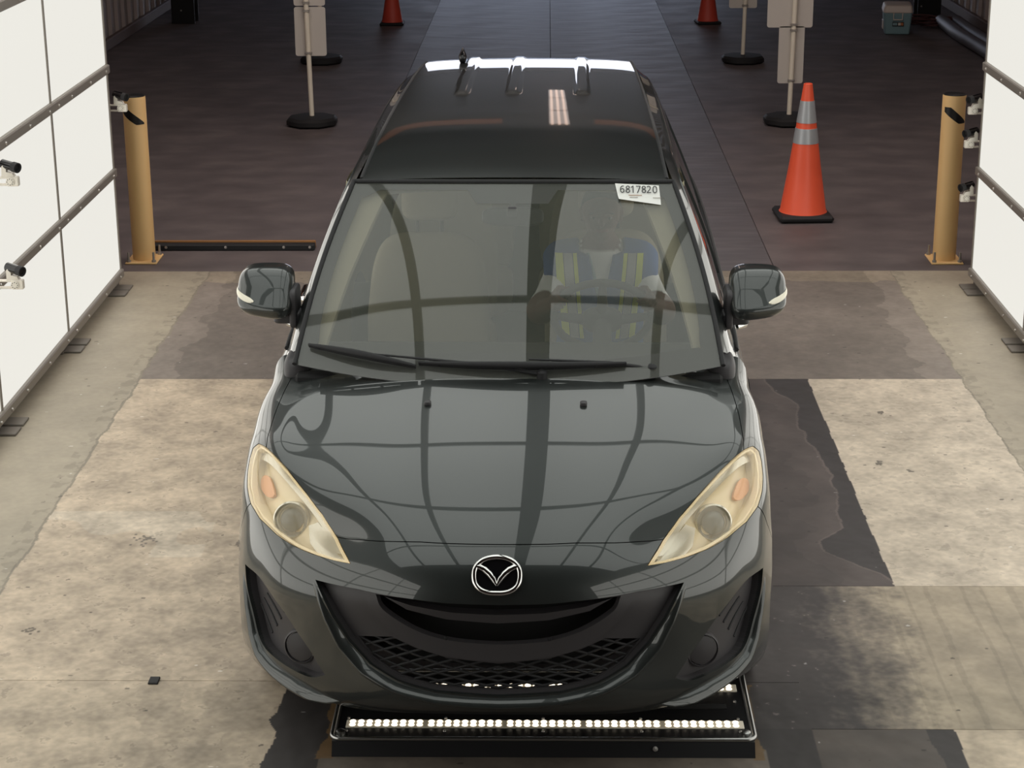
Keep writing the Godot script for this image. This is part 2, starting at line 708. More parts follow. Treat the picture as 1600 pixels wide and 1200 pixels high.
func paint_floor() -> ImageTexture:
	# colours of the booth floor as they lie: rough beige slabs, grey slab, black sealer strips, oil-dark lane, chips
	var w := 1140
	var h := 1460
	var sc := 0.005
	var x0 := -2.85
	var z0 := -11.75
	var names := [[11, 0.004, 3], [12, 0.02, 5], [13, 0.012, 4], [14, 0.11, 3], [15, 0.045, 4]]
	var ns := []
	for q in names:
		var f := FastNoiseLite.new()
		f.seed = q[0]
		f.frequency = q[1]
		f.fractal_octaves = q[2]
		var im := f.get_image(w, h, false, false, true)
		im.convert(Image.FORMAT_L8)
		ns.append(im.get_data())
	var big: PackedByteArray = ns[0]
	var med: PackedByteArray = ns[1]
	var wob: PackedByteArray = ns[2]
	var fin: PackedByteArray = ns[3]
	var blo: PackedByteArray = ns[4]
	# edge of the black sealer beside the car: x for z from -9.45 up to -6.85
	var ez := [-9.45, -9.24, -9.04, -8.66, -8.39, -7.98, -7.6, -7.42, -7.28, -7.17, -7.05, -6.9, -6.8]
	var ex := [1.12, 1.16, 1.23, 1.2, 1.23, 1.26, 1.24, 1.23, 1.12, 1.12, 1.23, 1.33, 1.36]
	var data := PackedByteArray()
	data.resize(w * h * 3)
	for j in h:
		var z := z0 + j * sc
		var edge := 1.2
		for k in ez.size() - 1:
			if z >= ez[k] and z < ez[k + 1]:
				edge = lerpf(ex[k], ex[k + 1], (z - ez[k]) / (ez[k + 1] - ez[k]))
		for i in w:
			var p := j * w + i
			var x := x0 + i * sc
			var wb := (wob[p] - 128) / 128.0
			var m := (med[p] - 128) / 128.0
			var fi := (fin[p] - 128) / 128.0
			var bg := (big[p] - 128) / 128.0
			var bl := (blo[p] - 128) / 128.0
			var r := 0.0
			var g := 0.0
			var b := 0.0
			var k := 1.0 + 0.05 * m + 0.05 * bg
			var xe := x + 0.018 * wb + 0.008 * m
			if xe < -2.115 or xe > 2.12:
				# smooth side strips
				r = 156.0; g = 147.0; b = 130.0
				k += 0.03 * fi
				if absf(xe) < 2.128:
					k -= 0.16
				if absf(x) > 2.12 and absf(x) < 2.2 and bl > 0.12:
					k -= 0.08
			elif z < -9.43:
				r = 112.0; g = 104.0; b = 97.0
				k += 0.06 * bl + 0.05 * fi + 0.06 * bg
				if absf(x) > 1.96 + 0.08 * wb:
					k += 0.14
				if z < -11.35 + 0.08 * wb:
					r = 132.0; g = 122.0; b = 108.0
			elif x < 0.0:
				# rough beige slab on the left
				r = 178.0; g = 163.0; b = 143.0
				k += 0.09 * m + 0.09 * fi + 0.05 * bl
				if bl > 0.42 and fi > 0.1:
					k -= 0.16
				if x > -1.3 + 0.35 * wb:
					k -= 0.06 + 0.05 * maxf(m, 0.0)
				if bg > 0.25 and z > -7.6 and z < -7.1 and x < -1.4:
					r = 184.0; g = 172.0; b = 154.0
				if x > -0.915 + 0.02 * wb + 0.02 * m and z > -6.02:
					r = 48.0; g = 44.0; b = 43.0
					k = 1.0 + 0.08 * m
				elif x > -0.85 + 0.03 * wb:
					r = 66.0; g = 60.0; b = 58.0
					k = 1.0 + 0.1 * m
			else:
				if z < -6.83:
					if x > 1.335 + 0.006 * m:
						r = 186.0; g = 174.0; b = 157.0
						k += 0.06 * m + 0.07 * fi + 0.06 * bl
						if bl > 0.4:
							k -= 0.1
					elif x + 0.025 * wb + 0.012 * m > edge:
						r = 47.0; g = 43.0; b = 43.0
						k = 1.0 + 0.06 * m
					else:
						r = 64.0; g = 57.0; b = 55.0
						k += 0.1 * m + 0.1 * bg
						if x + 0.025 * wb + 0.012 * m > edge - 0.012:
							k += 0.35
						elif x + 0.12 * wb > edge - 0.16:
							k += 0.12
				elif z < -5.68:
					# oil and rubber thin out across the slab in grains and streaks along the lane
					var st := 0.5 + 0.5 * sin(x * 61.0 + 1.3 * sin(x * 23.0) + 0.6 * wb)
					var clean := (x + 0.05 * wb + 0.05 * m + 0.06 * fi + 0.05 * (st - 0.5) - 0.98) / 0.34
					clean = clampf(clean, 0.0, 1.0)
					r = lerpf(58.0, 156.0, clean); g = lerpf(53.0, 144.0, clean); b = lerpf(52.0, 125.0, clean)
					k += 0.06 * m + 0.05 * fi
					if clean > 0.6 and st > 0.93:
						k -= 0.07
					if fi > 0.62 and bl > 0.15 and x < 0.98:
						k += 0.8
				else:
					if x > 1.335 + 0.008 * m:
						r = 180.0; g = 166.0; b = 146.0
						k += 0.1 * m + 0.08 * fi
					elif x + 0.02 * wb > 1.25 or x < 0.87:
						r = 48.0; g = 44.0; b = 43.0
						k = 1.0 + 0.07 * m
					else:
						r = 76.0; g = 69.0; b = 64.0
						k += 0.08 * m
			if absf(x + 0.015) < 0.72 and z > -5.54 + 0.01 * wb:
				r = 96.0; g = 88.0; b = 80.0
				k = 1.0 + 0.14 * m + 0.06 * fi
			if x > -0.735 + 0.03 * m and x < -0.69 and z > -5.95 and z < -5.47 + 0.06 * wb:
				r = 108.0; g = 84.0; b = 54.0
				k = 1.0 + 0.2 * m
			if x > 0.66 and x < 0.69 + 0.025 * m and z > -6.0 and z < -5.47:
				r = 96.0; g = 76.0; b = 50.0
				k = 1.0 + 0.2 * m
			k *= 1.0
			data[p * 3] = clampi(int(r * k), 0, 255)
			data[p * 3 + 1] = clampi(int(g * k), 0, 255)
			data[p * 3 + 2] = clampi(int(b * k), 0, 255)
	var im := Image.create_from_data(w, h, false, Image.FORMAT_RGB8, data)
	# chips, pits and flecks of paint
	var rng := RandomNumberGenerator.new()
	rng.seed = 77
	for k in 420:
		var x := rng.randf_range(-2.5, 2.5)
		var z := rng.randf_range(-11.5, -5.3)
		var a := int((x - x0) / sc)
		var b := int((z - z0) / sc)
		var base := im.get_pixel(a, b)
		var dot := base.darkened(0.4) if rng.randf() < 0.72 else base.lightened(0.45)
		im.fill_rect(Rect2i(a, b, 1 + rng.randi() % 3, 1 + rng.randi() % 2), dot)
		if rng.randf() < 0.3:
			im.fill_rect(Rect2i(a + 1, b - 1, 1 + rng.randi() % 3, 2), dot)
	for q in [[-1.66, -7.3, 9], [-1.27, -7.25, 4], [-1.91, -6.42, 5], [1.62, -8.9, 4], [1.5, -8.2, 5], [1.62, -8.1, 3]]:
		var a := int((q[0] - x0) / sc)
		var b := int((q[1] - z0) / sc)
		for k in q[2] * 3:
			var dx: int = int(rng.randfn(0, q[2] * 0.5))
			var dy: int = int(rng.randfn(0, q[2] * 0.7))
			im.fill_rect(Rect2i(a + dx, b + dy, 2, 3), im.get_pixel(a, b - 30).darkened(0.42))
	return ImageTexture.create_from_image(im)


func floor_all() -> void:
	var root := Node3D.new()
	root.name = "floor"
	root.set_meta("kind", "structure")
	root.set_meta("label", "concrete floor of worn slabs, beige in the booth and dark in the shed")
	add_child(root)
	var fm := mat("booth_concrete", Color.WHITE, 0.62)
	fm.albedo_texture = paint_floor()
	fm.heightmap_enabled = true
	fm.heightmap_scale = 0.5
	fm.heightmap_texture = noise_tex(21, 0.06, [], 512, 4)
	# slabs: x0, x1, z0, z1 with a joint round each
	var booth := [[-2.85, -2.11, -11.62, -4.45], [2.11, 2.85, -11.62, -4.45], [-2.11, 2.11, -11.62, -9.43], [-2.11, 0.87, -9.43, -6.015], [-2.11, 0.87, -6.015, -4.45], [0.87, 2.11, -9.43, -6.83], [0.87, 2.11, -6.83, -5.68], [0.87, 2.11, -5.68, -4.45]]
	for s in booth:
		_slab(root, "slab", s, fm, true)
	for s in [[-4.9, -1.42, -36.0, -11.62], [1.42, 5.1, -36.0, -11.62], [-4.9, -2.85, -11.62, 3.0], [2.85, 5.1, -11.62, 3.0], [-2.85, 2.85, -4.45, 3.0]]:
		_slab(root, "slab", s, M.shed_concrete, false)
	for s in [[-1.42, 0.03, -36.0, -11.62], [0.03, 1.42, -36.0, -11.62]]:
		_slab(root, "lane_slab", s, M.lane_concrete, false)
	var ub := Buf.new()
	ub.box(Vector3(0.1, -0.16, -16.5), Vector3(10.4, 0.2, 39.4), 0.0)
	obj("subfloor", ub, M.deep_black, root)


func _slab(root: Node, called: String, s: Array, m: Material, painted: bool) -> void:
	var b := Buf.new()
	var g := 0.003
	b.box(Vector3((s[0] + s[1]) / 2, -0.03, (s[2] + s[3]) / 2), Vector3(s[1] - s[0] - (0.0 if painted else g), 0.06, s[3] - s[2] - g), 0.0 if painted else 0.003)
	if painted:
		for p in b.v:
			b.t.append(Vector2((p.x + 2.85) / 5.7, (p.z + 11.75) / 7.3))
	obj(called, b, m, root)


func shed() -> void:
	for side in 2:
		var x := -4.9 if side == 0 else 5.1
		var sg := 1.0 if side == 0 else -1.0
		var b := Buf.new()
		b.box(Vector3(x - sg * 0.08, 3.25, -16.5), Vector3(0.12, 6.5, 39.0), 0.0)
		var w := struct("wall_left" if side == 0 else "wall_right", b, M.sheet_metal)
		var rb := Buf.new()
		rb.prism(PackedVector2Array([Vector2(-0.05, 0), Vector2(0.05, 0), Vector2(0.03, 0.035), Vector2(-0.03, 0.035)]), -3.1, 3.1, Transform3D(Basis(Vector3(0, 0, -sg), Vector3(sg, 0, 0), Vector3(0, 1, 0)), Vector3.ZERO))
		var rib := rb.mesh()
		for k in 66:
			var o := obj("rib", rib, M.sheet_metal, w)
			o.position = Vector3(x - sg * 0.02, 3.2, -12.2 - k * 0.35)
		var bb := Buf.new()
		bb.box(Vector3(x + sg * 0.03, 0.06, -23.5), Vector3(0.06, 0.12, 24.0), 0.01)
		struct("baseboard_left" if side == 0 else "baseboard_right", bb, M.roof_sheet)
	var c := Buf.new()
	c.box(Vector3(0.1, 6.56, -16.5), Vector3(10.4, 0.12, 39.2), 0.0)
	var roof := struct("ceiling", c, M.roof_sheet)
	for k in 7:
		var p := Buf.new()
		p.box(Vector3(0.1, 6.36, -13.0 - k * 3.4), Vector3(10.1, 0.24, 0.14), 0.01)
		obj("purlin", p, M.steel_dark, roof)
	var f := Buf.new()
	f.box(Vector3(0.1, 3.25, 3.06), Vector3(10.4, 6.5, 0.12), 0.0)
	struct("wall_front", f, M.roof_sheet)
	var k := Buf.new()
	k.box(Vector3(-3.95, 3.25, -36.06), Vector3(2.3, 6.5, 0.12), 0.0)
	k.box(Vector3(4.15, 3.25, -36.06), Vector3(2.3, 6.5, 0.12), 0.0)
	k.box(Vector3(0.1, 5.5, -36.06), Vector3(5.8, 2.0, 0.12), 0.0)
	struct("wall_back", k, M.sheet_metal)
	var gr := Buf.new()
	gr.box(Vector3(0, -0.15, -66.2), Vector3(90, 0.2, 60), 0.0)
	struct("ground_apron", gr, mat("apron", c255(150, 146, 140), 0.9))


func bollard(label: String, at: Vector3, side: float) -> void:
	var t := thing("bollard", label, "bollard", at, 0.0, "")
	var r := 0.072
	var b := Buf.new()
	b.lathe([Vector2(r, 0.012), Vector2(r, 1.05), Vector2(r - 0.004, 1.056)], 36)
	obj("post", b, M.bollard_yellow, t)
	var cb := Buf.new()
	cb.lathe([Vector2(r - 0.003, 1.03), Vector2(r - 0.003, 1.058), Vector2(r - 0.02, 1.066), Vector2(0, 1.07)], 36)
	obj("cap", cb, M.stripe_black, t)
	var pb := Buf.new()
	pb.box(Vector3(0, 0.006, 0), Vector3(0.2, 0.012, 0.24), 0.003)
	obj("base_plate", pb, M.bollard_yellow, t)
	for q in [[-1, -1], [1, -1], [-1, 1], [1, 1]]:
		var ab := Buf.new()
		ab.lathe([Vector2(0.014, 0.012), Vector2(0.014, 0.024), Vector2(0.008, 0.025), Vector2(0.007, 0.075), Vector2(0, 0.077)], 8, Transform3D(Basis.IDENTITY, Vector3(q[0] * 0.08, 0, q[1] * 0.098)))
		obj("anchor_bolt", ab, M.aluminium, t)
	# black slanted band, wrapped round the post
	var sb := Buf.new()
	var rows := []
	for k in 15:
		var a := lerpf(-1.05, 1.05, k / 14.0)
		var f := k / 14.0
		var lo := lerpf(0.955, 0.885, clampf(f * 1.6, 0, 1))
		var hi := lerpf(0.985, 0.895, clampf((f - 0.3) / 0.7, 0, 1))
		if f < 0.3:
			hi = 0.985
		var d := Vector3(sin(a), 0, cos(a)) * (r + 0.0015)
		rows.append([d + Vector3(0, lo, 0), d + Vector3(0, hi, 0)])
	sb.grid(rows, true)
	obj("slanted_band", sb, M.stripe_black, t)


func traffic_cone(label: String, at: Vector3, tall: float, m: Material, bands: bool, turn: float, group: String) -> void:
	var t := thing("traffic_cone", label, "cone", at, turn, group)
	var b := Buf.new()
	var k := tall / 0.94
	b.box(Vector3(0, 0.025 * k, 0), Vector3(0.375, 0.05, 0.375) * k, 0.018 * k)
	obj("base", b, M.rubber, t)
	var r0 := 0.155 * k
	var r1 := 0.03 * k
	var y0 := 0.05 * k
	var at_y := func(y: float) -> float: return lerpf(r0, r1, (y - y0) / (tall - y0))
	var cb := Buf.new()
	cb.lathe([Vector2(r0 + 0.012, y0), Vector2(r0 + 0.004, y0 + 0.012), Vector2(at_y.call(tall * 0.4), tall * 0.4), Vector2(r1, tall - 0.004), Vector2(r1 - 0.006, tall), Vector2(r1 - 0.012, tall - 0.03)], 40)
	obj("body", cb, m, t)
	if bands:
		for q in [[0.565, 0.675], [0.715, 0.875]]:
			var sb := Buf.new()
			sb.lathe([Vector2(at_y.call(tall * q[0]) + 0.0002, tall * q[0]), Vector2(at_y.call(tall * q[0]) + 0.002, tall * q[0] + 0.001), Vector2(at_y.call(tall * q[1]) + 0.002, tall * q[1] - 0.001), Vector2(at_y.call(tall * q[1]) + 0.0002, tall * q[1])], 40)
			obj("reflective_band", sb, M.reflective_band, t)


func sign_stand(label: String, at: Vector3, plates: Array, lean: float) -> void:
	# plates: x offset, bottom, top, width
	var t := thing("sign_stand", label, "sign", at, 0.0, "")
	var b := Buf.new()
	var prof := [Vector2(0.2, 0.0), Vector2(0.232, 0.02), Vector2(0.232, 0.055), Vector2(0.205, 0.078), Vector2(0.06, 0.085), Vector2(0, 0.085)]
	b.lathe(prof, 8, Transform3D(Basis(Vector3.UP, 0.4), Vector3.ZERO), 10.0)
	obj("base", b, M.rubber, t)
	var pb := Buf.new()
	pb.tube([Vector3(0, 0.07, 0), Vector3(lean * 0.5, 1.0, 0), Vector3(lean, 2.0, 0)], 0.021, 14)
	obj("post", pb, M.post_white, t)
	for p in plates:
		var sb := Buf.new()
		var outline := PackedVector2Array()
		var w: float = p[3] / 2
		for q in [[w, p[1], -90], [w, p[2], 0], [-w, p[2], 90], [-w, p[1], 180]]:
			for k in 5:
				var a := deg_to_rad(q[2] + k * 22.5)
				outline.append(Vector2(q[0] - signf(q[0]) * 0.02 + cos(a) * 0.02, q[1] + (0.02 if q[1] == p[1] else -0.02) + sin(a) * 0.02))
		sb.prism(outline, -0.034, -0.03, Transform3D(Basis.IDENTITY, Vector3(p[0], 0, 0)))
		obj("sign_plate", sb, M.sign_back, t)
		for y in [p[1] + 0.03, p[2] - 0.03]:
			if y < 2.0:
				var cb := Buf.new()
				cb.box(Vector3(lean * y / 2, y, 0.0), Vector3(0.06, 0.022, 0.05), 0.006)
				obj("clamp", cb, M.bolt_steel, t)


func cooler(at: Vector3, turn: float) -> void:
	var t := thing("picnic_cooler", "small teal cooler with a pale lid on the dark floor by the wall", "cooler", at, turn)
	var b := Buf.new()
	b.blob(Vector3(0, 0.13, 0), Vector3(0.165, 0.13, 0.22), 0.12, 0.16, func(p): return Vector3(p.x * (0.93 + 0.07 * p.y), p.y, p.z * (0.94 + 0.06 * p.y)), 40, 20)
	obj("body", b, M.cooler_teal, t)
	var l := Buf.new()
	l.blob(Vector3(0, 0.29, 0), Vector3(0.176, 0.05, 0.232), 0.3, 0.2, func(p): return Vector3(p.x * (0.94 - 0.06 * p.y), p.y, p.z * (0.95 - 0.05 * p.y)), 40, 16)
	obj("lid", l, M.cooler_lid, t)
	var h := Buf.new()
	h.tube([Vector3(-0.05, 0.25, 0.222), Vector3(-0.05, 0.175, 0.228), Vector3(0.05, 0.175, 0.228), Vector3(0.05, 0.25, 0.222)], 0.008, 8)
	obj("handle", h, M.cooler_lid, t)
	var s := Buf.new()
	s.box(Vector3(0.005, 0.125, 0.2145), Vector3(0.13, 0.05, 0.004), 0.001)
	var st := obj("sticker", s, M.ink, t)
	for q in [[0.02, 0.03, M.sign_back], [0.045, 0.035, M.beam_orange], [-0.03, 0.05, M.cooler_teal]]:
		var d := Buf.new()
		d.box(Vector3(q[0], 0.125, 0.217), Vector3(q[1], 0.03, 0.002), 0.0)
		obj("print_block", d, q[2], st)
	var p := Buf.new()
	p.box(Vector3(-0.158, 0.1, 0.0), Vector3(0.012, 0.1, 0.16), 0.004)
	obj("side_recess", p, M.cooler_lid, t)


func booth_camera(label: String, at: Vector3, side: float, group: String) -> void:
	# side: +1 when its arm runs to a wall on the +x side
	var t := thing("booth_camera", label, "camera", at, 0.0, group)
	var b := Buf.new()
	for y in [-0.055, -0.022]:
		b.box(Vector3(side * 0.055, y, 0), Vector3(0.11, 0.007, 0.03), 0.002)
	b.box(Vector3(-side * 0.02, -0.038, 0.004), Vector3(0.055, 0.045, 0.03), 0.004)
	b.box(Vector3(side * 0.108, -0.038, 0.02), Vector3(0.012, 0.06, 0.13), 0.003)
	obj("arm", b, M.bracket_white, t)
	var d := Buf.new()
	d.lathe([Vector2(0.019, 0), Vector2(0.019, 0.006), Vector2(0.008, 0.008), Vector2(0.0, 0.008)], 20, Transform3D(Basis(Vector3.RIGHT, PI / 2), Vector3(-side * 0.01, -0.038, 0.018)))
	var disc := obj("pivot_disc", d, M.bracket_white, t)
	for k in 8:
		var a := TAU * k / 8
		var hb := Buf.new()
		hb.lathe([Vector2(0.0022, 0), Vector2(0.0022, 0.002), Vector2(0, 0.002)], 6, Transform3D(Basis(Vector3.RIGHT, PI / 2), Vector3(-side * 0.01 + cos(a) * 0.0135, -0.038 + sin(a) * 0.0135, 0.0245)))
		obj("screw", hb, M.ink, disc)
	var y := Buf.new()
	y.prism(PackedVector2Array([Vector2(-0.03, -0.02), Vector2(0.03, -0.02), Vector2(0.028, 0.03), Vector2(0.016, 0.042), Vector2(0.006, 0.03), Vector2(0.008, 0.006), Vector2(-0.02, 0.0)]), -0.012, 0.02, Transform3D(Basis(Vector3(side, 0, 0), Vector3(0, 1, 0), Vector3(0, 0, side)), Vector3(0, 0, 0)))
	obj("yoke", y, M.bracket_white, t)
	var c := Buf.new()
	var aim := Vector3(-side * 0.85, -0.12, 0.5).normalized()
	var bs := Basis.looking_at(-aim, Vector3.UP)
	var xf := Transform3D(bs * Basis(Vector3.RIGHT, PI / 2), Vector3(-side * 0.002, 0.035, 0.0))
	c.lathe([Vector2(0.0, -0.035), Vector2(0.022, -0.035), Vector2(0.022, 0.03), Vector2(0.014, 0.032)], 18, xf)
	obj("body", c, M.gloss_black, t)
	var l := Buf.new()
	l.lathe([Vector2(0.017, 0.028), Vector2(0.024, 0.032), Vector2(0.024, 0.06), Vector2(0.018, 0.061), Vector2(0.016, 0.052), Vector2(0, 0.055)], 18, xf)
	obj("lens", l, M.rubber, t)


func underbody_light() -> void:
	var t := thing("underbody_light_plate", "low black floor plate with bright strips of LEDs under the bumper", "floor light", Vector3(-0.015, 0, -5.72))
	# top tray with rounded steel rim
	var b := Buf.new()
	b.box(Vector3(0, 0.022, -0.045), Vector3(1.36, 0.04, 0.50), 0.01)
	obj("tray", b, M.plate_black, t)
	var r := Buf.new()
	var path := []
	for q in [[0.655, 0.172, 0], [-0.655, 0.172, 90], [-0.655, -0.255, 180], [0.655, -0.255, 270]]:
		for k in 6:
			var a := deg_to_rad(q[2] + k * 18.0)
			path.append(Vector3(q[0] + cos(a) * 0.028, 0.046, q[1] + sin(a) * 0.028))
	r.tube(path, 0.008, 10, true)
	obj("rim", r, M.alloy, t)
	var f := Buf.new()
	f.prism(PackedVector2Array([Vector2(0.19, 0), Vector2(0.236, 0), Vector2(0.208, 0.042), Vector2(0.19, 0.042)]), -0.68, 0.68, Transform3D(Basis(Vector3(0, 0, 1), Vector3(0, 1, 0), Vector3(-1, 0, 0)), Vector3.ZERO))
	obj("front_ramp", f, M.plate_black, t)
	for z in [0.095, -0.165]:
		var s := Buf.new()
		s.box(Vector3(0.005, 0.043, z), Vector3(1.30, 0.006, 0.05), 0.002)
		var strip := obj("led_strip", s, M.post_white, t)
		for k in 5:
			var lb := Buf.new()
			for a in 9:
				for w in [-0.011, 0.011]:
					lb.lathe([Vector2(0.0105, 0), Vector2(0.0095, 0.003), Vector2(0.0, 0.0045)], 8, Transform3D(Basis.IDENTITY, Vector3(-0.638 + k * 0.258 + 0.0145 + a * 0.0275, 0.046, z + w)))
			obj("led_row", lb, M.led_glow, strip)
		area(Vector3(0.005, 0.06, z), Vector3.UP, Vector2(1.26, 0.04), 1.2, c255(255, 236, 208), t)
	for x in [-0.64, 0.0, 0.64, -0.32, 0.32]:
		for z in [0.055, 0.14, -0.07]:
			var sb := Buf.new()
			sb.lathe([Vector2(0.006, 0.042), Vector2(0.005, 0.046), Vector2(0, 0.047)], 8, Transform3D(Basis.IDENTITY, Vector3(x + 0.0, 0, z)))
			obj("screw", sb, M.bolt_steel, t)
	for x in [-0.655, 0.655]:
		var nb := Buf.new()
		nb.lathe([Vector2(0.026, 0.042), Vector2(0.026, 0.047), Vector2(0.015, 0.048), Vector2(0.015, 0.06), Vector2(0.011, 0.063), Vector2(0, 0.063)], 12, Transform3D(Basis.IDENTITY, Vector3(x, 0, 0.172)))
		obj("corner_bolt", nb, M.alloy, t)
	var cb := Buf.new()
	cb.lathe([Vector2(0.009, 0), Vector2(0.008, 0.003), Vector2(0, 0.004)], 12, Transform3D(Basis(Vector3.RIGHT, 0.9), Vector3(0.36, 0.025, 0.224)))
	obj("screw", cb, M.bolt_steel, t)
	var sl := Buf.new()
	sl.box(Vector3(0.46, 0.0425, -0.035), Vector3(0.3, 0.003, 0.032), 0.001)
	obj("dark_slot", sl, M.deep_black, t)


func tube_lamp(label: String, at: Vector3, turn: float, long: float, power: float, group := "") -> void:
	var lt := thing("tube_lamp", label, "lamp", at, turn, group)
	var h := Buf.new()
	var up := 6.5 - at.y
	h.box(Vector3(0, 0.05, 0), Vector3(0.3, 0.06, long), 0.01)
	for q in [-0.36, 0.36]:
		h.box(Vector3(0, 0.05 + up / 2, q * long), Vector3(0.015, up, 0.015), 0.0)
	obj("housing", h, M.sign_back, lt)
	for x in [-0.09, 0.0, 0.09]:
		var tb := Buf.new()
		tb.tube([Vector3(x, 0, -long / 2 + 0.02), Vector3(x, 0, long / 2 - 0.02)], 0.018, 10)
		obj("tube", tb, M.tube_glow, lt)
	area(Vector3(0, -0.03, 0), Vector3.DOWN, Vector2(0.26, long - 0.1), power, c255(255, 240, 232), lt)


func props() -> void:
	bollard("tan steel bollard with a slanted black band beside the left light wall", Vector3(-2.585, 0, -11.91), -1)
	bollard("tan steel bollard with a slanted black band beside three small booth cameras", Vector3(2.515, 0, -11.88), 1)
	traffic_cone("orange traffic cone with two grey reflective bands on black base", Vector3(1.77, 0, -13.07), 0.935, M.cone_orange, true, 0.05, "")
	traffic_cone("faded red traffic cone on the dark floor near the left sign stands", Vector3(-1.87, 0, -23.3), 0.72, M.cone_old, false, 0.0, "")
	traffic_cone("faded red traffic cone on the dark floor near the right sign stands", Vector3(1.92, 0, -23.3), 0.72, M.cone_old, false, 0.1, "")
	sign_stand("sign on white post with two plates, its black base beside the minivan's passenger side", Vector3(-2.06, 0, -16.65), [[0.01, 0.60, 1.02, 0.27], [0.01, 1.03, 1.75, 0.27]], -0.03)
	sign_stand("sign stand half hidden behind the nearer two-plate sign, only its round base showing", Vector3(-2.38, 0, -20.25), [[-0.02, 1.15, 1.75, 0.3]], 0.0)
	sign_stand("sign with narrow plate under a wide plate behind the banded orange cone", Vector3(2.10, 0, -16.65), [[0.0, 0.35, 0.84, 0.22], [-0.02, 0.83, 1.75, 0.39]], 0.03)
	sign_stand("sign on thin white post with one plate, its black base alone on the floor", Vector3(2.04, 0, -20.2), [[-0.01, 0.56, 1.3, 0.29]], 0.03)
	cooler(Vector3(4.03, 0, -22.45), -0.12)
	booth_camera("small black camera on white bracket beside the left bollard at the wall's end", Vector3(-2.555, 1.115, -11.36), -1, "")
	booth_camera("small black camera on white bracket in front of the left light wall, upper of two", Vector3(-2.47, 1.255, -8.62), -1, "")
	booth_camera("small black camera on white bracket in front of the left light wall, lower of two", Vector3(-2.47, 0.785, -8.55), -1, "")
	booth_camera("small black camera on white bracket beside the right bollard, topmost of three", Vector3(2.535, 1.085, -11.36), 1, "")
	booth_camera("small black camera on white bracket beside the right bollard, middle of three", Vector3(2.525, 0.885, -11.355), 1, "")
	booth_camera("small black camera on white bracket beside the right bollard, lowest of three", Vector3(2.52, 0.56, -11.35), 1, "")
	# low black bar bolted to the floor with an orange back edge
	var bar := thing("floor_bar", "low black bar with orange edge bolted across the floor behind the bollard", "floor bar", Vector3(-2.05, 0, -12.2))
	var b := Buf.new()
	b.box(Vector3(0, 0.02, 0.02), Vector3(1.06, 0.04, 0.07), 0.006)
	obj("bar", b, M.rubber, bar)
	var e := Buf.new()
	e.box(Vector3(0, 0.025, -0.03), Vector3(1.06, 0.05, 0.02), 0.004)
	obj("edge_strip", e, M.kerb_orange, bar)
	for x in [-0.44, -0.05, 0.33, 0.5]:
		var s := Buf.new()
		s.lathe([Vector2(0.01, 0), Vector2(0.009, 0.004), Vector2(0, 0.005)], 8, Transform3D(Basis(Vector3.RIGHT, PI / 2), Vector3(x, 0.024, 0.055)))
		obj("screw", s, M.bolt_steel, bar)
	# joint block in the left slab
	var jb := Buf.new()
	jb.box(Vector3(-1.37, 0.003, -6.01), Vector3(0.035, 0.008, 0.05), 0.002)
	tag(obj("joint_plug", jb, M.rubber), "small black rubber plug in the joint of the beige slab", "plug")
	# black steel column by the left shed wall
	var col := thing("steel_column", "black steel column standing by the ribbed left shed wall", "column", Vector3(-4.42, 0, -23.45))
	var cb := Buf.new()
	cb.box(Vector3(0, 3.15, 0.0), Vector3(0.28, 6.3, 0.03), 0.004)
	cb.box(Vector3(0, 3.15, -0.26), Vector3(0.28, 6.3, 0.03), 0.004)
	cb.box(Vector3(0, 3.15, -0.13), Vector3(0.03, 6.3, 0.24), 0.0)
	obj("shaft", cb, M.steel_dark, col)
	var kb := Buf.new()
	kb.lathe([Vector2(0.012, 0), Vector2(0.01, 0.006), Vector2(0, 0.007)], 8, Transform3D(Basis(Vector3.RIGHT, PI / 2), Vector3(-0.02, 0.16, 0.015)))
	obj("bolt", kb, M.bolt_steel, col)
	var colr := thing("steel_column", "black steel column standing behind the teal cooler", "column", Vector3(4.62, 0, -23.6))
	var db := Buf.new()
	db.box(Vector3(0, 3.15, 0.0), Vector3(0.28, 6.3, 0.03), 0.004)
	db.box(Vector3(0, 3.15, -0.26), Vector3(0.28, 6.3, 0.03), 0.004)
	db.box(Vector3(0, 3.15, -0.13), Vector3(0.03, 6.3, 0.24), 0.0)
	obj("shaft", db, M.steel_dark, colr)
	var lb := Buf.new()
	lb.lathe([Vector2(0.012, 0), Vector2(0.01, 0.006), Vector2(0, 0.007)], 8, Transform3D(Basis(Vector3.RIGHT, PI / 2), Vector3(-0.1, 0.16, 0.015)))
	obj("bolt", lb, M.bolt_steel, colr)
	# two thick hoses along the right shed wall and a tangle of cable
	for q in [[4.62, 0.075, 0.075, "thick grey hose lying along the right shed wall, outer of two"], [4.80, 0.07, 0.07, "thick grey hose lying against the right shed wall, inner of two"]]:
		var hb := Buf.new()
		var pts := []
		for k in 25:
			var z := lerpf(-22.9, -17.0, k / 24.0)
			pts.append(Vector3(q[0] + 0.015 * sin(z * 2.1), q[1], z))
		hb.tube(pts, q[2], 14)
		tag(obj(numbered("floor_hose"), hb, M.hose), q[3], "hose")
	var wb := Buf.new()
	var wp := []
	for k in 90:
		var a := k * 0.42
		var r := 0.14 + 0.08 * sin(k * 0.77)
		wp.append(Vector3(4.52 + r * 1.5 * cos(a), 0.02 + 0.035 * absf(sin(k * 0.31)) + 0.0006 * k, -23.0 + r * sin(a) * 1.4))
	wb.tube(wp, 0.012, 6)
	tag(obj("cable_coil", wb, M.cable_red), "dark red cable in loose coils between the cooler and the wall", "cable")
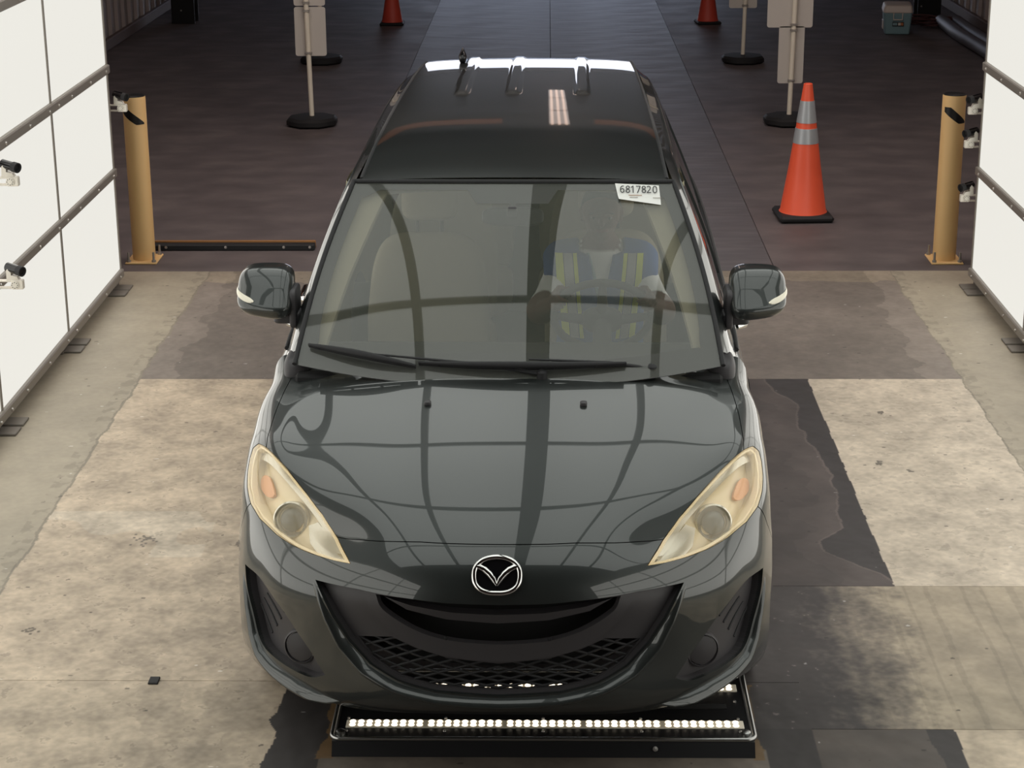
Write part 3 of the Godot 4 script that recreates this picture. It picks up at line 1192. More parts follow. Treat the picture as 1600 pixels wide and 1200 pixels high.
	# lamps of the shed: a row of twin tubes over the lane and two orange beams that the van's roof mirrors
	for k in 3:
		tube_lamp(["twin tube lamp over the lane, the one behind the light canopy", "twin tube lamp over the lane, in the middle of the row", "twin tube lamp over the lane, the one towards the open back door"][k], Vector3(0.2, 5.2, -21.4 - k * 2.52), 0.0, 2.5, 0.2)
	for k in 4:  # unseen crosswise lamps, added to brighten the far floor and the props there
		tube_lamp("added unseen twin tube lamp hung crosswise " + ["by the left shed wall", "above the black floor bar", "above the banded orange cone", "by the right shed wall"][k], Vector3(-3.3 + k * 2.25, 6.0, -12.6), PI / 2, 2.0, 12.0, "added twin tube lamps across the shed")
	for x in [-1.65, 1.75]:
		var hb := thing("hanging_beam", "orange steel beam hung across the shed " + ("on the left of the lane" if x < 0 else "on the right of the lane"), "beam", Vector3(x, 4.3, -17.6), 0.0, "orange beams behind the canopy")
		var ob := Buf.new()
		ob.box(Vector3.ZERO, Vector3(2.4, 0.2, 0.1), 0.01)
		obj("beam", ob, M.beam_orange, hb)
		for q in [-1.15, 1.15]:
			var rb := Buf.new()
			rb.box(Vector3(q, 1.13, 0), Vector3(0.025, 2.1, 0.025), 0.0)
			obj("hanger", rb, M.steel_dark, hb)


# ---------------------------------------------------------------- minivan
const HL := [[6.42, 7.68], [6.0, 7.57], [5.5, 7.4], [4.98, 7.22], [4.28, 6.87], [3.75, 6.5], [3.4, 6.12], [3.23, 5.9], [3.0, 5.4], [2.84, 5.03], [3.25, 4.98], [3.8, 4.95], [4.4, 4.95], [5.05, 5.0], [5.85, 5.17], [6.33, 5.52], [6.55, 6.0], [6.68, 6.5], [6.72, 7.0], [6.66, 7.45]]
const MOUTH := [[-1, 4.17], [0, 4.17], [0.8, 4.19], [1.55, 4.26], [2.63, 4.3], [3.74, 4.22], [3.6, 3.88], [3.28, 3.13], [2.9, 2.5], [2.4, 1.97], [1.8, 1.61], [1.05, 1.34], [0, 1.23], [-1, 1.23]]
const FOG := [[7.0, 3.62], [5.95, 3.45], [4.97, 2.87], [4.37, 2.33], [3.95, 1.95], [3.55, 1.47], [3.9, 1.3], [4.25, 1.26], [5.1, 1.31], [5.85, 1.42], [6.33, 1.78], [6.8, 2.6]]
const HOOD_FRONT := [[-1, 6.05], [0, 6.05], [0.84, 6.05], [1.34, 6.06], [2.1, 6.0], [2.66, 5.98], [3.23, 5.9]]
const HOOD_REAR := [[5.9, 11.85], [4.05, 11.38], [2.4, 10.85], [1.1, 10.52], [0, 10.42], [-1, 10.42]]
const HOOD_SIDE := [[6.0, 7.57], [6.1, 8.08], [6.13, 9.25], [6.08, 10.17], [6.0, 11.65]]

var front: Spl
var shield: Spl
var green: Spl
var flank: Spl


func vs(x: float, y: float, s: float) -> Vector3:
	return Vector3(x, y, -s)


func make_front() -> void:
	# half of the nose from the middle outward, rows from chin to cowl; last column follows the wheel arch
	var r := []
	var add := func(xs: Array, ys: Array, ss: Array) -> void:
		var row := []
		for k in 9:
			row.append(Vector3(xs[k], ys[k], ss[k]))
		r.append(row)
	add.call([0, .18, .34, .47, .59, .705, .79, .84, .872], [.216, .213, .202, .188, .18, .176, .172, .17, .175], [.085, .092, .122, .175, .255, .362, .46, .54, .6])
	add.call([0, .18, .34, .48, .605, .72, .8, .853, .882], [.289, .286, .275, .26, .249, .248, .252, .256, .265], [.023, .034, .066, .128, .211, .316, .415, .51, .575])
	add.call([0, .18, .34, .48, .6, .706, .783, .85, .883], [.4, .398, .392, .384, .378, .378, .382, .386, .39], [.02, .031, .066, .125, .196, .3, .4, .5, .573])
	add.call([0, .18, .34, .48, .6, .706, .783, .85, .888], [.52, .519, .515, .51, .505, .5, .49, .48, .47], [.012, .022, .058, .115, .19, .29, .395, .505, .6])
	add.call([0, .18, .34, .48, .6, .706, .783, .85, .89], [.612, .611, .608, .605, .603, .6, .59, .565, .53], [0, .01, .05, .115, .2, .305, .415, .53, .635])
	add.call([0, .18, .34, .48, .61, .716, .798, .86, .892], [.7, .699, .695, .69, .687, .69, .69, .655, .585], [.03, .042, .09, .17, .275, .385, .49, .6, .68])
	add.call([0, .18, .34, .48, .6, .71, .808, .872, .894], [.775, .773, .762, .742, .748, .767, .77, .735, .635], [.105, .117, .165, .25, .345, .455, .56, .67, .745])
	add.call([0, .18, .34, .48, .595, .705, .798, .87, .895], [0.837, 0.835, 0.828, 0.818, 0.817, 0.837, 0.847, 0.802, 0.668], [.24, .248, .28, .345, .425, .54, .645, .755, .83])
	add.call([0, .18, .34, .48, .6, .705, .785, .868, .895], [0.904, 0.902, 0.895, 0.887, 0.883, 0.889, 0.893, 0.839, 0.680], [.45, .455, .475, .52, .58, .65, .72, .83, .91])
	add.call([0, .18, .34, .48, .6, .705, .78, .866, .895], [0.960, 0.958, 0.951, 0.942, 0.932, 0.924, 0.919, 0.864, 0.675], [.7, .703, .715, .74, .775, .815, .845, .92, 1.0])
	add.call([0, .18, .34, .48, .6, .7, .772, .865, .895], [1.006, 1.004, 0.997, 0.987, 0.975, 0.962, 0.952, 0.897, 0.645], [.95, .952, .962, .98, 1.0, 1.02, 1.035, 1.07, 1.09])
	add.call([0, .18, .34, .48, .6, .7, .762, .853, .883], [1.032, 1.030, 1.022, 1.011, 0.998, 0.985, 0.976, 0.915, 0.590], [1.09, 1.093, 1.1, 1.115, 1.135, 1.155, 1.17, 1.2, 1.17])
	add.call([0, .18, .34, .48, .6, .69, .755, .853, .881], [1.060, 1.058, 1.050, 1.038, 1.024, 1.010, 1.000, 0.935, 0.320], [1.22, 1.22, 1.225, 1.235, 1.25, 1.265, 1.28, 1.3, 1.292])
	front = Spl.new(r, true)
	# windscreen, columns from the car's right to its left, rows from cowl to header
	var yc := [0.995, 1.148, 1.29, 1.419, 1.537]
	var sc := [0.98, 1.188, 1.392, 1.596, 1.8]
	r = []
	for k in 5:
		var t := k / 4.0
		var e := Vector3(0.75 - 0.15 * t + 0.02 * sin(PI * t), 1.03 + 0.508 * t, 1.125 + 0.677 * t)
		var row := []
		for j in 9:
			var w := (j - 4) / 4.0
			var f := pow(absf(w), 2.0)
			row.append(Vector3(w * e.x, lerpf(yc[k], e.y, f), lerpf(sc[k], e.z, f)))
		r.append(row)
	shield = Spl.new(r)
	# side of the cabin from roof ditch down to the belt, rows from the pillar foot to the tail
	green = Spl.new([
		[Vector3(.745, 1.05, 1.215), Vector3(.765, 1.04, 1.25), Vector3(.785, 1.02, 1.27), Vector3(.8, .995, 1.285), Vector3(.812, .985, 1.295)],
		[Vector3(.722, 1.205, 1.43), Vector3(.745, 1.19, 1.47), Vector3(.762, 1.165, 1.5), Vector3(.795, 1.08, 1.52), Vector3(.822, 1.0, 1.53)],
		[Vector3(.672, 1.365, 1.652), Vector3(.698, 1.35, 1.69), Vector3(.714, 1.325, 1.72), Vector3(.775, 1.17, 1.75), Vector3(.828, 1.0, 1.77)],
		[Vector3(.603, 1.522, 1.875), Vector3(.637, 1.502, 1.92), Vector3(.655, 1.474, 1.95), Vector3(.757, 1.235, 1.98), Vector3(.832, 1.0, 2.0)],
		[Vector3(.566, 1.584, 2.4), Vector3(.615, 1.547, 2.4), Vector3(.642, 1.507, 2.4), Vector3(.753, 1.25, 2.4), Vector3(.835, 1.005, 2.4)],
		[Vector3(.556, 1.609, 3.0), Vector3(.607, 1.57, 3.0), Vector3(.637, 1.525, 3.0), Vector3(.75, 1.26, 3.0), Vector3(.835, 1.02, 3.0)],
		[Vector3(.546, 1.615, 3.6), Vector3(.597, 1.575, 3.6), Vector3(.629, 1.53, 3.6), Vector3(.742, 1.27, 3.6), Vector3(.828, 1.04, 3.6)],
		[Vector3(.531, 1.607, 4.1), Vector3(.581, 1.565, 4.1), Vector3(.613, 1.52, 4.1), Vector3(.72, 1.28, 4.1), Vector3(.805, 1.06, 4.1)],
		[Vector3(.511, 1.59, 4.4), Vector3(.556, 1.545, 4.4), Vector3(.586, 1.5, 4.4), Vector3(.68, 1.28, 4.42), Vector3(.765, 1.07, 4.44)]])
	# flank from belt to sill
	r = []
	var ss := [1.297, 1.7, 2.3, 2.9, 3.5, 4.0, 4.3, 4.47, 4.56]
	var by := [.985, 1.0, 1.005, 1.02, 1.04, 1.06, 1.07, 1.07, 1.05]
	var bx := [.812, .826, .836, .837, .83, .81, .775, .72, .64]
	for k in 9:
		var adds := [0, .03, .045, .05, .045, .035, .01] if k > 0 else [0, .04, .062, .069, .069, .067, .05]
		var ys := [by[k], .94, .8, .64, .48, .34, .22]
		var row := []
		for j in 7:
			row.append(Vector3(bx[k] + adds[j], ys[j], ss[k]))
		r.append(row)
	flank = Spl.new(r)


func flank_uv(s: float, y: float) -> Array:
	var ss := [1.297, 1.7, 2.3, 2.9, 3.5, 4.0, 4.3, 4.47, 4.56]
	var ys := [1.04, .94, .8, .64, .48, .34, .22]
	var v := 0.0
	for k in 8:
		if s >= ss[k]:
			v = k + (s - ss[k]) / (ss[k + 1] - ss[k])
	var u := 0.0
	for k in 6:
		if y <= ys[k]:
			u = k + (ys[k] - y) / (ys[k] - ys[k + 1])
	return [u, v]


func roof_y(x: float, s: float) -> float:
	var ks := [1.6, 1.78, 2.1, 2.5, 3.0, 3.6, 4.1, 4.4, 4.6]
	var ky := [1.5, 1.546, 1.585, 1.613, 1.632, 1.638, 1.63, 1.612, 1.59]
	var yy := 0.0
	for k in range(1, 7):
		if s >= ks[k] or k == 1:
			yy = cubic_interpolate_in_time(ky[k], ky[k + 1], ky[k - 1], ky[k + 2], (s - ks[k]) / (ks[k + 1] - ks[k]), ks[k + 1] - ks[k], ks[k - 1] - ks[k], ks[k + 2] - ks[k])
	var q := x / 0.56
	yy -= 0.012 * q * q + 0.01 * pow(absf(q), 8)
	for rx in [-0.27, -0.045, 0.265]:
		var a := 1.0 - smoothstep(0.022, 0.032, absf(x - rx))
		yy += 0.009 * a * smoothstep(3.17, 3.24, s)
	return yy


# wall round an outline on a surface between two depths
func rim_wall(sf: Spl, poly: PackedVector2Array, d0: float, d1: float) -> Buf:
	var o := Buf.new()
	var ring := []
	for k in poly.size():
		var a := poly[k]
		var b := poly[(k + 1) % poly.size()]
		var m := maxi(1, int(ceil(a.distance_to(b) / 0.1)))
		for q in m:
			ring.append(a.lerp(b, float(q) / m))
	for k in ring.size():
		var a: Vector2 = ring[k]
		var b: Vector2 = ring[(k + 1) % ring.size()]
		if a.x < -0.001 or b.x < -0.001:
			continue
		var na := sf.nrm(a.x, a.y)
		var nb := sf.nrm(b.x, b.y)
		var pa := sf.at(a.x, a.y)
		var pb := sf.at(b.x, b.y)
		o.face([pa + na * d0, pb + nb * d0, pb + nb * d1, pa + na * d1])
	return o


# rolled painted ledge proud of the bumper along a line of [u, v, size]
func ledge(ll: Array) -> Buf:
	var b := Buf.new()
	var rows := []
	for k in ll.size() - 1:
		for q in (5 if k < ll.size() - 2 else 6):
			var f := q / 5.0
			var a := Vector2(ll[k][0], ll[k][1]).lerp(Vector2(ll[k + 1][0], ll[k + 1][1]), f)
			var w := lerpf(ll[k][2], ll[k + 1][2], f)
			var d := (Vector2(ll[k + 1][0], ll[k + 1][1]) - Vector2(ll[k][0], ll[k][1])).normalized()
			var out := Vector2(-d.y, d.x)
			if out.y > 0.0:
				out = -out
			out.x = maxf(out.x, 0.0) if a.x > 0.01 else 0.0
			var row := []
			for e in [[0.0, -0.016], [0.05, 0.004], [0.11, 0.018], [0.17, 0.028], [0.21, 0.03], [0.26, 0.025], [0.4, -0.003]]:
				var p: Vector2 = a + out * e[0] * (0.35 + 0.65 * w)
				p.y = maxf(p.y, 0.0)
				row.append(front.at(p.x, p.y) + front.nrm(p.x, p.y) * (e[1] * w - 0.001))
			rows.append(row)
	b.grid(rows, true)
	return b


func both(b: Buf) -> Buf:
	var o := b.mirrored()
	o.join(b)
	return o


func minivan() -> void:
	make_front()
	var car := thing("minivan", "dark grey-green minivan with hazed headlights parked in the lane between the light walls", "car", CAR_AT, CAR_TURN)
	var hl := uv(HL)
	var mouth := uv(MOUTH)
	var fog := uv(smooth(FOG, [0, 5], 4))
	var everything := uv([[-1, -1], [9, -1], [9, 13], [-1, 13]])
	# nose panels
	var hood := uv(HOOD_FRONT + [[3.4, 6.12], [3.75, 6.5], [4.28, 6.87], [4.98, 7.22], [5.5, 7.4]] + HOOD_SIDE + HOOD_REAR)
	obj("hood", both(piece(front, hood, [], 0.0, 0.014, 10, 0.016)), M.grey_green_paint, car)
	var lower := [[5.85, 5.17], [5.05, 5.0], [4.4, 4.95], [3.8, 4.95], [3.25, 4.98], [2.84, 5.03], [3.0, 5.4]]
	var rev := HOOD_FRONT.duplicate()
	rev.reverse()
	var bumper := uv([[-1, -1], [9, -1], [9, 4.5], [7.2, 5.0], [6.33, 5.52]] + lower + rev)
	obj("front_bumper", both(piece(front, bumper, [mouth, fog], 0.0, 0.014, 10, 0.014)), M.grey_green_paint, car)
	var side_r := HOOD_SIDE.duplicate()
	side_r.reverse()
	var fender := uv(side_r + [[6.42, 7.68], [6.66, 7.45], [6.72, 7.0], [6.68, 6.5], [6.55, 6.0], [6.33, 5.52], [7.2, 5.0], [9, 4.5], [9, 13], [5.9, 13], [5.9, 11.85]])
	var fb := piece(front, fender, [], 0.0, 0.014, 10, 0.014)
	obj("fender", fb, M.grey_green_paint, car)
	obj("fender", fb.mirrored(), M.grey_green_paint, car)
	obj("inner_structure", both(piece(front, everything, [hl, mouth, fog], -0.022, 0.0, 5)), M.deep_black, car)
	var cowl := HOOD_REAR.duplicate()
	obj("cowl_grille", both(piece(front, uv(cowl + [[-1, 13], [5.9, 13]]), [], -0.016, 0.0, 8)), M.black_plastic, car)
	# headlights
	var trim := uv(smooth([[6.38, 7.5], [5.5, 7.28], [4.98, 7.1], [4.28, 6.74], [3.75, 6.36], [3.42, 6.0], [3.1, 5.45], [3.3, 5.42], [3.7, 5.95], [4.1, 6.32], [4.7, 6.66], [5.3, 6.9], [5.9, 7.05], [6.5, 7.1]], [0, 6, 7, 13], 3))
	var inner := uv([[3.15, 5.3], [3.6, 5.9], [4.1, 6.2], [4.35, 5.9], [4.2, 5.35], [3.9, 5.1], [3.3, 5.08]])
	var amber := uv(smooth([[5.65, 6.2], [5.95, 6.6], [6.3, 6.6], [6.52, 6.4], [6.45, 6.1], [6.0, 5.95]], [], 3))
	for side in 2:
		var h := Node3D.new()
		h.name = "headlight"
		car.add_child(h, true)
		h.set_meta("label", "yellowed hazed headlight with projector")
		var mk := func(b: Buf) -> Buf: return b if side == 0 else b.mirrored()
		obj("housing", mk.call(piece(front, hl, [], -0.06, 0.0, 8)), M.lamp_cream, h)
		obj("housing_wall", mk.call(rim_wall(front, hl, -0.002, -0.062)), M.lamp_cream, h)
		obj("reflector_strip", mk.call(piece(front, trim, [], -0.03, 0.02, 8)), M.lamp_silver, h)
		obj("inner_reflector", mk.call(piece(front, inner, [], -0.05, 0.006, 8)), M.lamp_silver, h)
		obj("amber_reflector", mk.call(piece(front, amber, [], -0.045, 0.01, 8)), M.lamp_amber, h)
		var n := front.nrm(4.85, 5.72)
		var c := front.at(4.85, 5.72) - n * 0.04
		var bs := Basis.looking_at(-Vector3(0.12, 0.3, 0.95).normalized(), Vector3.UP) * Basis(Vector3.RIGHT, PI / 2)
		var pb := Buf.new()
		pb.lathe([Vector2(0.058, -0.03), Vector2(0.06, 0.012), Vector2(0.055, 0.018), Vector2(0.05, 0.014), Vector2(0.04, 0.0), Vector2(0.038, 0.012)], 36, Transform3D(bs, c))
		obj("projector_ring", mk.call(pb), M.lamp_silver, h)
		var lb := Buf.new()
		lb.lathe([Vector2(0.038, 0.008), Vector2(0.034, 0.02), Vector2(0.024, 0.029), Vector2(0.012, 0.033), Vector2(0, 0.034)], 30, Transform3D(bs, c))
		obj("projector_lens", mk.call(lb), M.projector_glass, h)
		obj("lens", mk.call(piece(front, hl, [], -0.001, 0.0, 8, 0.012)), M.hazed_lens, h)
		var inside: Array = Geometry2D.offset_polygon(hl, -0.13)
		obj("border", mk.call(piece(front, hl, [inside[0]], -0.012, 0.02, 8, 0.03)), M.lamp_cream, h)
	# grille: mouth walls, insert with slot and lattice
	var grille := Node3D.new()
	grille.name = "grille"
	grille.set_meta("label", "black plastic smiling grille with diamond mesh below")
	car.add_child(grille)
	var slot := uv(smooth([[-1, 4.12], [0, 4.12], [0.8, 4.13], [1.55, 4.19], [2.3, 4.21], [2.14, 3.6], [1.6, 3.02], [0.9, 2.7], [0, 2.6], [-1, 2.6]], [0, 4, 9], 5))
	var mesh_area := uv([[-1, 2.05], [0, 2.05], [0.9, 2.17], [1.5, 2.38], [2.0, 2.62], [2.8, 2.5], [2.42, 2.03], [1.82, 1.66], [1.07, 1.38], [0, 1.26], [-1, 1.26]])
	obj("mouth_wall", both(rim_wall(front, mouth, -0.012, -0.048)), M.black_plastic, grille)
	obj("insert", both(piece(front, mouth, [slot, mesh_area], -0.036, 0.01, 10)), M.black_plastic, grille)
	var plate := uv(smooth([[-1, 4.17], [0, 4.17], [0.8, 4.19], [1.55, 4.25], [2.6, 4.28], [2.42, 3.55], [2.05, 2.92], [1.55, 2.5], [0.9, 2.26], [0, 2.14], [-1, 2.14]], [0, 4, 10], 5))
	obj("plate_panel", both(piece(front, plate, [slot], -0.024, 0.014, 10)), M.black_plastic, grille)
	obj("slot_wing", both(piece(front, uv([[-1, 3.42], [0, 3.42], [0.8, 3.48], [1.6, 3.72], [2.2, 4.1], [1.7, 3.5], [0.9, 3.2], [0, 3.1], [-1, 3.1]]), [], -0.05, 0.03, 10)), M.black_plastic, grille)
	var lip := ledge([[3.74, 4.22, 0.02], [3.66, 3.98, 0.1], [3.52, 3.62, 0.3], [3.28, 3.13, 0.6], [2.9, 2.5, 0.9], [2.4, 1.97, 1.0], [1.8, 1.61, 1.0], [1.05, 1.34, 1.0], [0.5, 1.26, 1.0], [0, 1.23, 1.0]])
	obj("mouth_lip", both(lip), M.grey_green_paint, grille)
	var chin := ledge([[7.1, 3.3, 0.02], [6.95, 2.7, 0.25], [6.68, 2.1, 0.5], [6.3, 1.62, 0.7], [5.8, 1.3, 0.85], [5.1, 1.12, 1.0], [4.4, 0.98, 1.15], [3.9, 0.8, 1.1], [3.5, 0.62, 0.7], [3.2, 0.5, 0.05]])
	obj("chin_lip", chin, M.grey_green_paint, car)
	obj("chin_lip", chin.mirrored(), M.grey_green_paint, car)
	obj("backing", both(piece(front, uv([[-1, 4.4], [4, 4.4], [4, 2.4], [2.2, 1.78], [0, 1.66], [-1, 1.66]]), [], -0.13, 0.0, 6)), M.deep_black, grille)
	for fam in [1.0, -1.0]:
		for k in 14:
			var c: float = (1.0 + 0.24 * k) if fam < 0 else (2.75 - 0.24 * k)
			var line := PackedVector2Array([Vector2(-0.0, c), Vector2(4.0, c + fam * 4.0 * 0.42)])
			for part in Geometry2D.intersect_polyline_with_polygon(line, mesh_area):
				if part.size() < 2 or part[0].distance_to(part[part.size() - 1]) < 0.08:
					continue
				var pts := []
				for q in 9:
					var p: Vector2 = part[0].lerp(part[part.size() - 1], q / 8.0)
					p.x = maxf(p.x, 0.0)
					pts.append(front.at(p.x, p.y) - front.nrm(p.x, p.y) * 0.042)
				var b := Buf.new()
				b.tube(pts, 0.0045, 6)
				obj("lattice_bar", b, M.rubber, grille)
				obj("lattice_bar", b.mirrored(), M.rubber, grille)
	for x in [-0.16, 0.16]:
		var sb := Buf.new()
		var e := Vector2(absf(x) / 0.18, 2.75)
		var p := front.at(e.x, e.y) - front.nrm(e.x, e.y) * 0.024
		sb.lathe([Vector2(0.007, 0), Vector2(0.006, 0.003), Vector2(0, 0.004)], 8, Transform3D(Basis(Vector3.RIGHT, PI / 2), Vector3(p.x * signf(x), p.y, p.z)))
		obj("plug", sb, M.deep_black, grille)
	# fog lamp bezels
	for side in 2:
		var f := Node3D.new()
		f.name = "fog_lamp_bezel"
		car.add_child(f, true)
		var mk := func(b: Buf) -> Buf: return b if side == 0 else b.mirrored()
		obj("recess", mk.call(piece(front, fog, [], -0.036, 0.0, 8)), M.black_plastic, f)
		obj("recess_wall", mk.call(rim_wall(front, fog, -0.01, -0.038)), M.black_plastic, f)
		var n := front.nrm(4.5, 1.86)
		var c := front.at(4.5, 1.86) - n * 0.03
		var ax := (n + Vector3(-0.35, 0.1, 0.35)).normalized()
		var bs := Basis.looking_at(-ax, Vector3.UP) * Basis(Vector3.RIGHT, PI / 2)
		var b := Buf.new()
		b.lathe([Vector2(0.06, -0.012), Vector2(0.057, 0.012), Vector2(0.052, 0.015), Vector2(0.05, 0.008)], 32, Transform3D(bs, c))
		obj("ring", mk.call(b), M.black_plastic, f)
		var d := Buf.new()
		d.lathe([Vector2(0.048, 0.0), Vector2(0.047, 0.011), Vector2(0.034, 0.014), Vector2(0, 0.015)], 32, Transform3D(bs, c))
		obj("blank_cover", mk.call(d), M.black_plastic, f)
		for k in 5:
			var r := Buf.new()
			var u0 := 5.0 + 0.22 * k
			var v0 := 2.75 - 0.27 * k
			var pts := []
			for q in 5:
				var p := Vector2(u0, v0).lerp(Vector2(u0 + 0.75, v0 + 0.52), q / 4.0)
				pts.append(front.at(p.x, p.y) - front.nrm(p.x, p.y) * 0.036)
			r.tube(pts, 0.005, 6)
			obj("fin", mk.call(r), M.rubber, f)
	emblem(car)
	cabin(car)
	sides(car)
	fittings(car)
	interior(car)


func emblem(car: Node) -> void:
	var e := Node3D.new()
	e.name = "emblem"
	e.set_meta("label", "chrome oval emblem with a winged V")
	car.add_child(e)
	var n := front.nrm(0.0, 5.1)
	var up := (front.at(0, 5.2) - front.at(0, 5.0)).normalized()
	e.transform = Transform3D(Basis(Vector3.RIGHT, up, n), front.at(0, 5.1) + n * 0.006)
	var ring := []
	var disc := PackedVector2Array()
	for k in 56:
		var a := TAU * k / 56
		var p := Vector2(signf(cos(a)) * pow(absf(cos(a)), 0.85) * 0.069, signf(sin(a)) * pow(absf(sin(a)), 0.85) * 0.055)
		ring.append(Vector3(p.x, p.y - 0.002 * absf(p.x) / 0.069, 0.004))
		disc.append(p)
	var rb := Buf.new()
	rb.tube(ring, 0.0078, 12, true, 0.8, Vector3(0, 0, 1))
	obj("ring", rb, M.chrome, e)
	var db := Buf.new()
	db.prism(disc, -0.012, 0.0)
	obj("back_disc", db, M.gloss_black, e)
	var wb := Buf.new()
	for sg in [-1.0, 1.0]:
		var pts := []
		for q in [[.067, .027], [.052, .0245], [.037, .0165], [.022, .003], [.010, -.013], [.0, -.032]]:
			pts.append(Vector3(q[0] * sg, q[1], 0.005))
		wb.tube(pts, [0.0065, 0.0085, 0.0095, 0.0095, 0.008, 0.003], 10, false, 0.7, Vector3(0, 0, 1))
	obj("wing", wb, M.chrome, e)


func shield_piece(poly: Array, off: float, skirt := 0.0, res := 10) -> Buf:
	return piece(shield, uv(poly), [], off, skirt, res)


func cabin(car: Node) -> void:
	# windscreen: two faces of the laminate, dark printed border between them
	var ws := Node3D.new()
	ws.name = "windscreen"
	car.add_child(ws)
	obj("outer_pane", shield_piece([[0.02, 0.0], [7.98, 0.0], [7.98, 3.98], [0.02, 3.98]], 0.0), M.car_glass, ws)
	obj("inner_pane", shield_piece([[0.02, 0.0], [7.98, 0.0], [7.98, 3.98], [0.02, 3.98]], -0.006), M.clear_glass, ws)
	var hole := uv(smooth([[0.36, 0.55], [0.3, 2.0], [0.36, 3.62], [0.75, 3.82], [2.9, 3.82], [3.15, 3.5], [4.85, 3.5], [5.1, 3.82], [7.25, 3.82], [7.64, 3.62], [7.7, 2.0], [7.64, 0.55], [7.3, 0.45], [4.0, 0.38], [0.7, 0.45]], [2, 3, 4, 5, 6, 7, 8, 9], 4))
	obj("printed_border", piece(shield, uv([[0.02, 0.0], [7.98, 0.0], [7.98, 3.98], [0.02, 3.98]]), [hole], -0.003, 0.0, 10), M.black_plastic, ws)
	var seal := Buf.new()
	var pts := []
	for k in 41:
		pts.append(shield.at(0.0, k / 10.0) + shield.nrm(0.05, k / 10.0) * 0.001)
	for k in range(1, 81):
		pts.append(shield.at(k / 10.0, 4.0) + shield.nrm(k / 10.0, 3.95) * 0.001)
	for k in range(39, -1, -1):
		pts.append(shield.at(8.0, k / 10.0) + shield.nrm(7.95, k / 10.0) * 0.001)
	seal.tube(pts, 0.009, 8)
	obj("seal", seal, M.rubber, ws)
	var trims := Buf.new()
	trims.join(shield_piece([[0.2, 0.5], [0.46, 0.52], [0.6, 2.0], [0.86, 3.9], [0.2, 3.9]], -0.028, 0.02))
	obj("pillar_trim", trims, M.trim_beige, car)
	obj("pillar_trim", trims.mirrored(), M.trim_beige, car)
	# sticker with the lot number
	var st := Node3D.new()
	st.name = "lot_sticker"
	st.set_meta("label", "white paper sticker with the number 6817820")
	car.add_child(st)
	var rows := []
	for k in 5:
		var row := []
		for j in 11:
			var f := j / 10.0
			var u := lerpf(6.53, lerpf(7.5, 7.6, k / 4.0), f)
			var v := lerpf(lerpf(3.56, 3.45, f), lerpf(3.95, 3.9, f), k / 4.0)
			var curl := 0.003 + (0.006 * (1.0 - f) if k == 0 else 0.0)
			row.append(shield.at(u, v) + shield.nrm(u, v) * curl)
		rows.append(row)
	var sb := Buf.new()
	sb.grid(rows)
	obj("paper", sb, M.paper, st)
	var tm := TextMesh.new()
	tm.text = "6817820"
	var fo := SystemFont.new()
	fo.font_names = PackedStringArray(["Droid Sans"])
	tm.font = fo
	tm.font_size = 32
	tm.pixel_size = 0.001
	tm.depth = 0.0008
	var o := obj("number", tm, M.ink, st)
	var bx := (shield.at(7.55, 3.80) - shield.at(6.65, 3.81)).normalized()
	var nn := shield.nrm(7.1, 3.8)
	var by := nn.cross(bx).normalized()
	var ab := tm.get_aabb()
	var k1 := 0.138 / ab.size.x
	o.transform = Transform3D(Basis(bx * k1, by * 0.036 / ab.size.y, nn), shield.at(7.06, 3.79) + nn * 0.0075 - by * (0.036 / ab.size.y) * ab.get_center().y)
	for q in [[6.95, 3.66, 0.05], [7.45, 3.60, 0.03], [6.9, 3.61, 0.03]]:
		var lb := Buf.new()
		lb.box(shield.at(q[0], q[1]) + nn * 0.006, Vector3(q[2], 0.0025, 0.0006), 0.0, Basis(bx, by, nn))
		obj("print_line", lb, M.kerb_orange if q[2] > 0.04 else M.aluminium, st)
	# roof skin, headliner
	var rr := []
	var hr := []
	for k in 131:
		var row := []
		var hrow := []
		for j in 113:
			var w := -1.0 + j / 56.0
			var q := k / 130.0
			var xd := lerpf(0.578, 0.512, q)
			var x := w * xd
			var s0 := 1.81 + 0.01 * pow(absf(x) / 0.6, 2.0)
			var s1 := 4.44 - 0.06 * w * w
			var s := lerpf(s0, s1, q)
			row.append(vs(x, roof_y(x, s), s))
			hrow.append(vs(x * 1.12, roof_y(x, s) - 0.045 - 0.03 * w * w, s))
		rr.append(row)
		hr.append(hrow)
	var rb := Buf.new()
	rb.grid(rr, false)
	obj("roof", rb, M.grey_green_paint, car)
	var hb := Buf.new()
	hb.grid(hr, true)
	obj("headliner", hb, M.headliner, car)
	for sgn in [-1.0, 1.0]:
		var db := Buf.new()
		var path := []
		for k in 40:
			var q := k / 39.0
			var x: float = sgn * lerpf(0.578, 0.512, q)
			var s := lerpf(1.87, 4.38, q)
			path.append(vs(x, roof_y(x, s) - 0.003, s))
		db.tube(path, 0.008, 8)
		obj("roof_moulding", db, M.rubber, car)
	var an := Buf.new()
	an.blob(vs(-0.32, 1.655, 4.2), Vector3(0.02, 0.04, 0.045), 0.9, 0.9, func(p): return Vector3(p.x * (1.0 - 0.75 * maxf(p.y, 0)), p.y, p.z * (1.0 - 0.6 * maxf(p.y, 0)) - 0.3 * maxf(p.y, 0)), 20, 14)
	obj("antenna_fin", an, M.gloss_black, car)


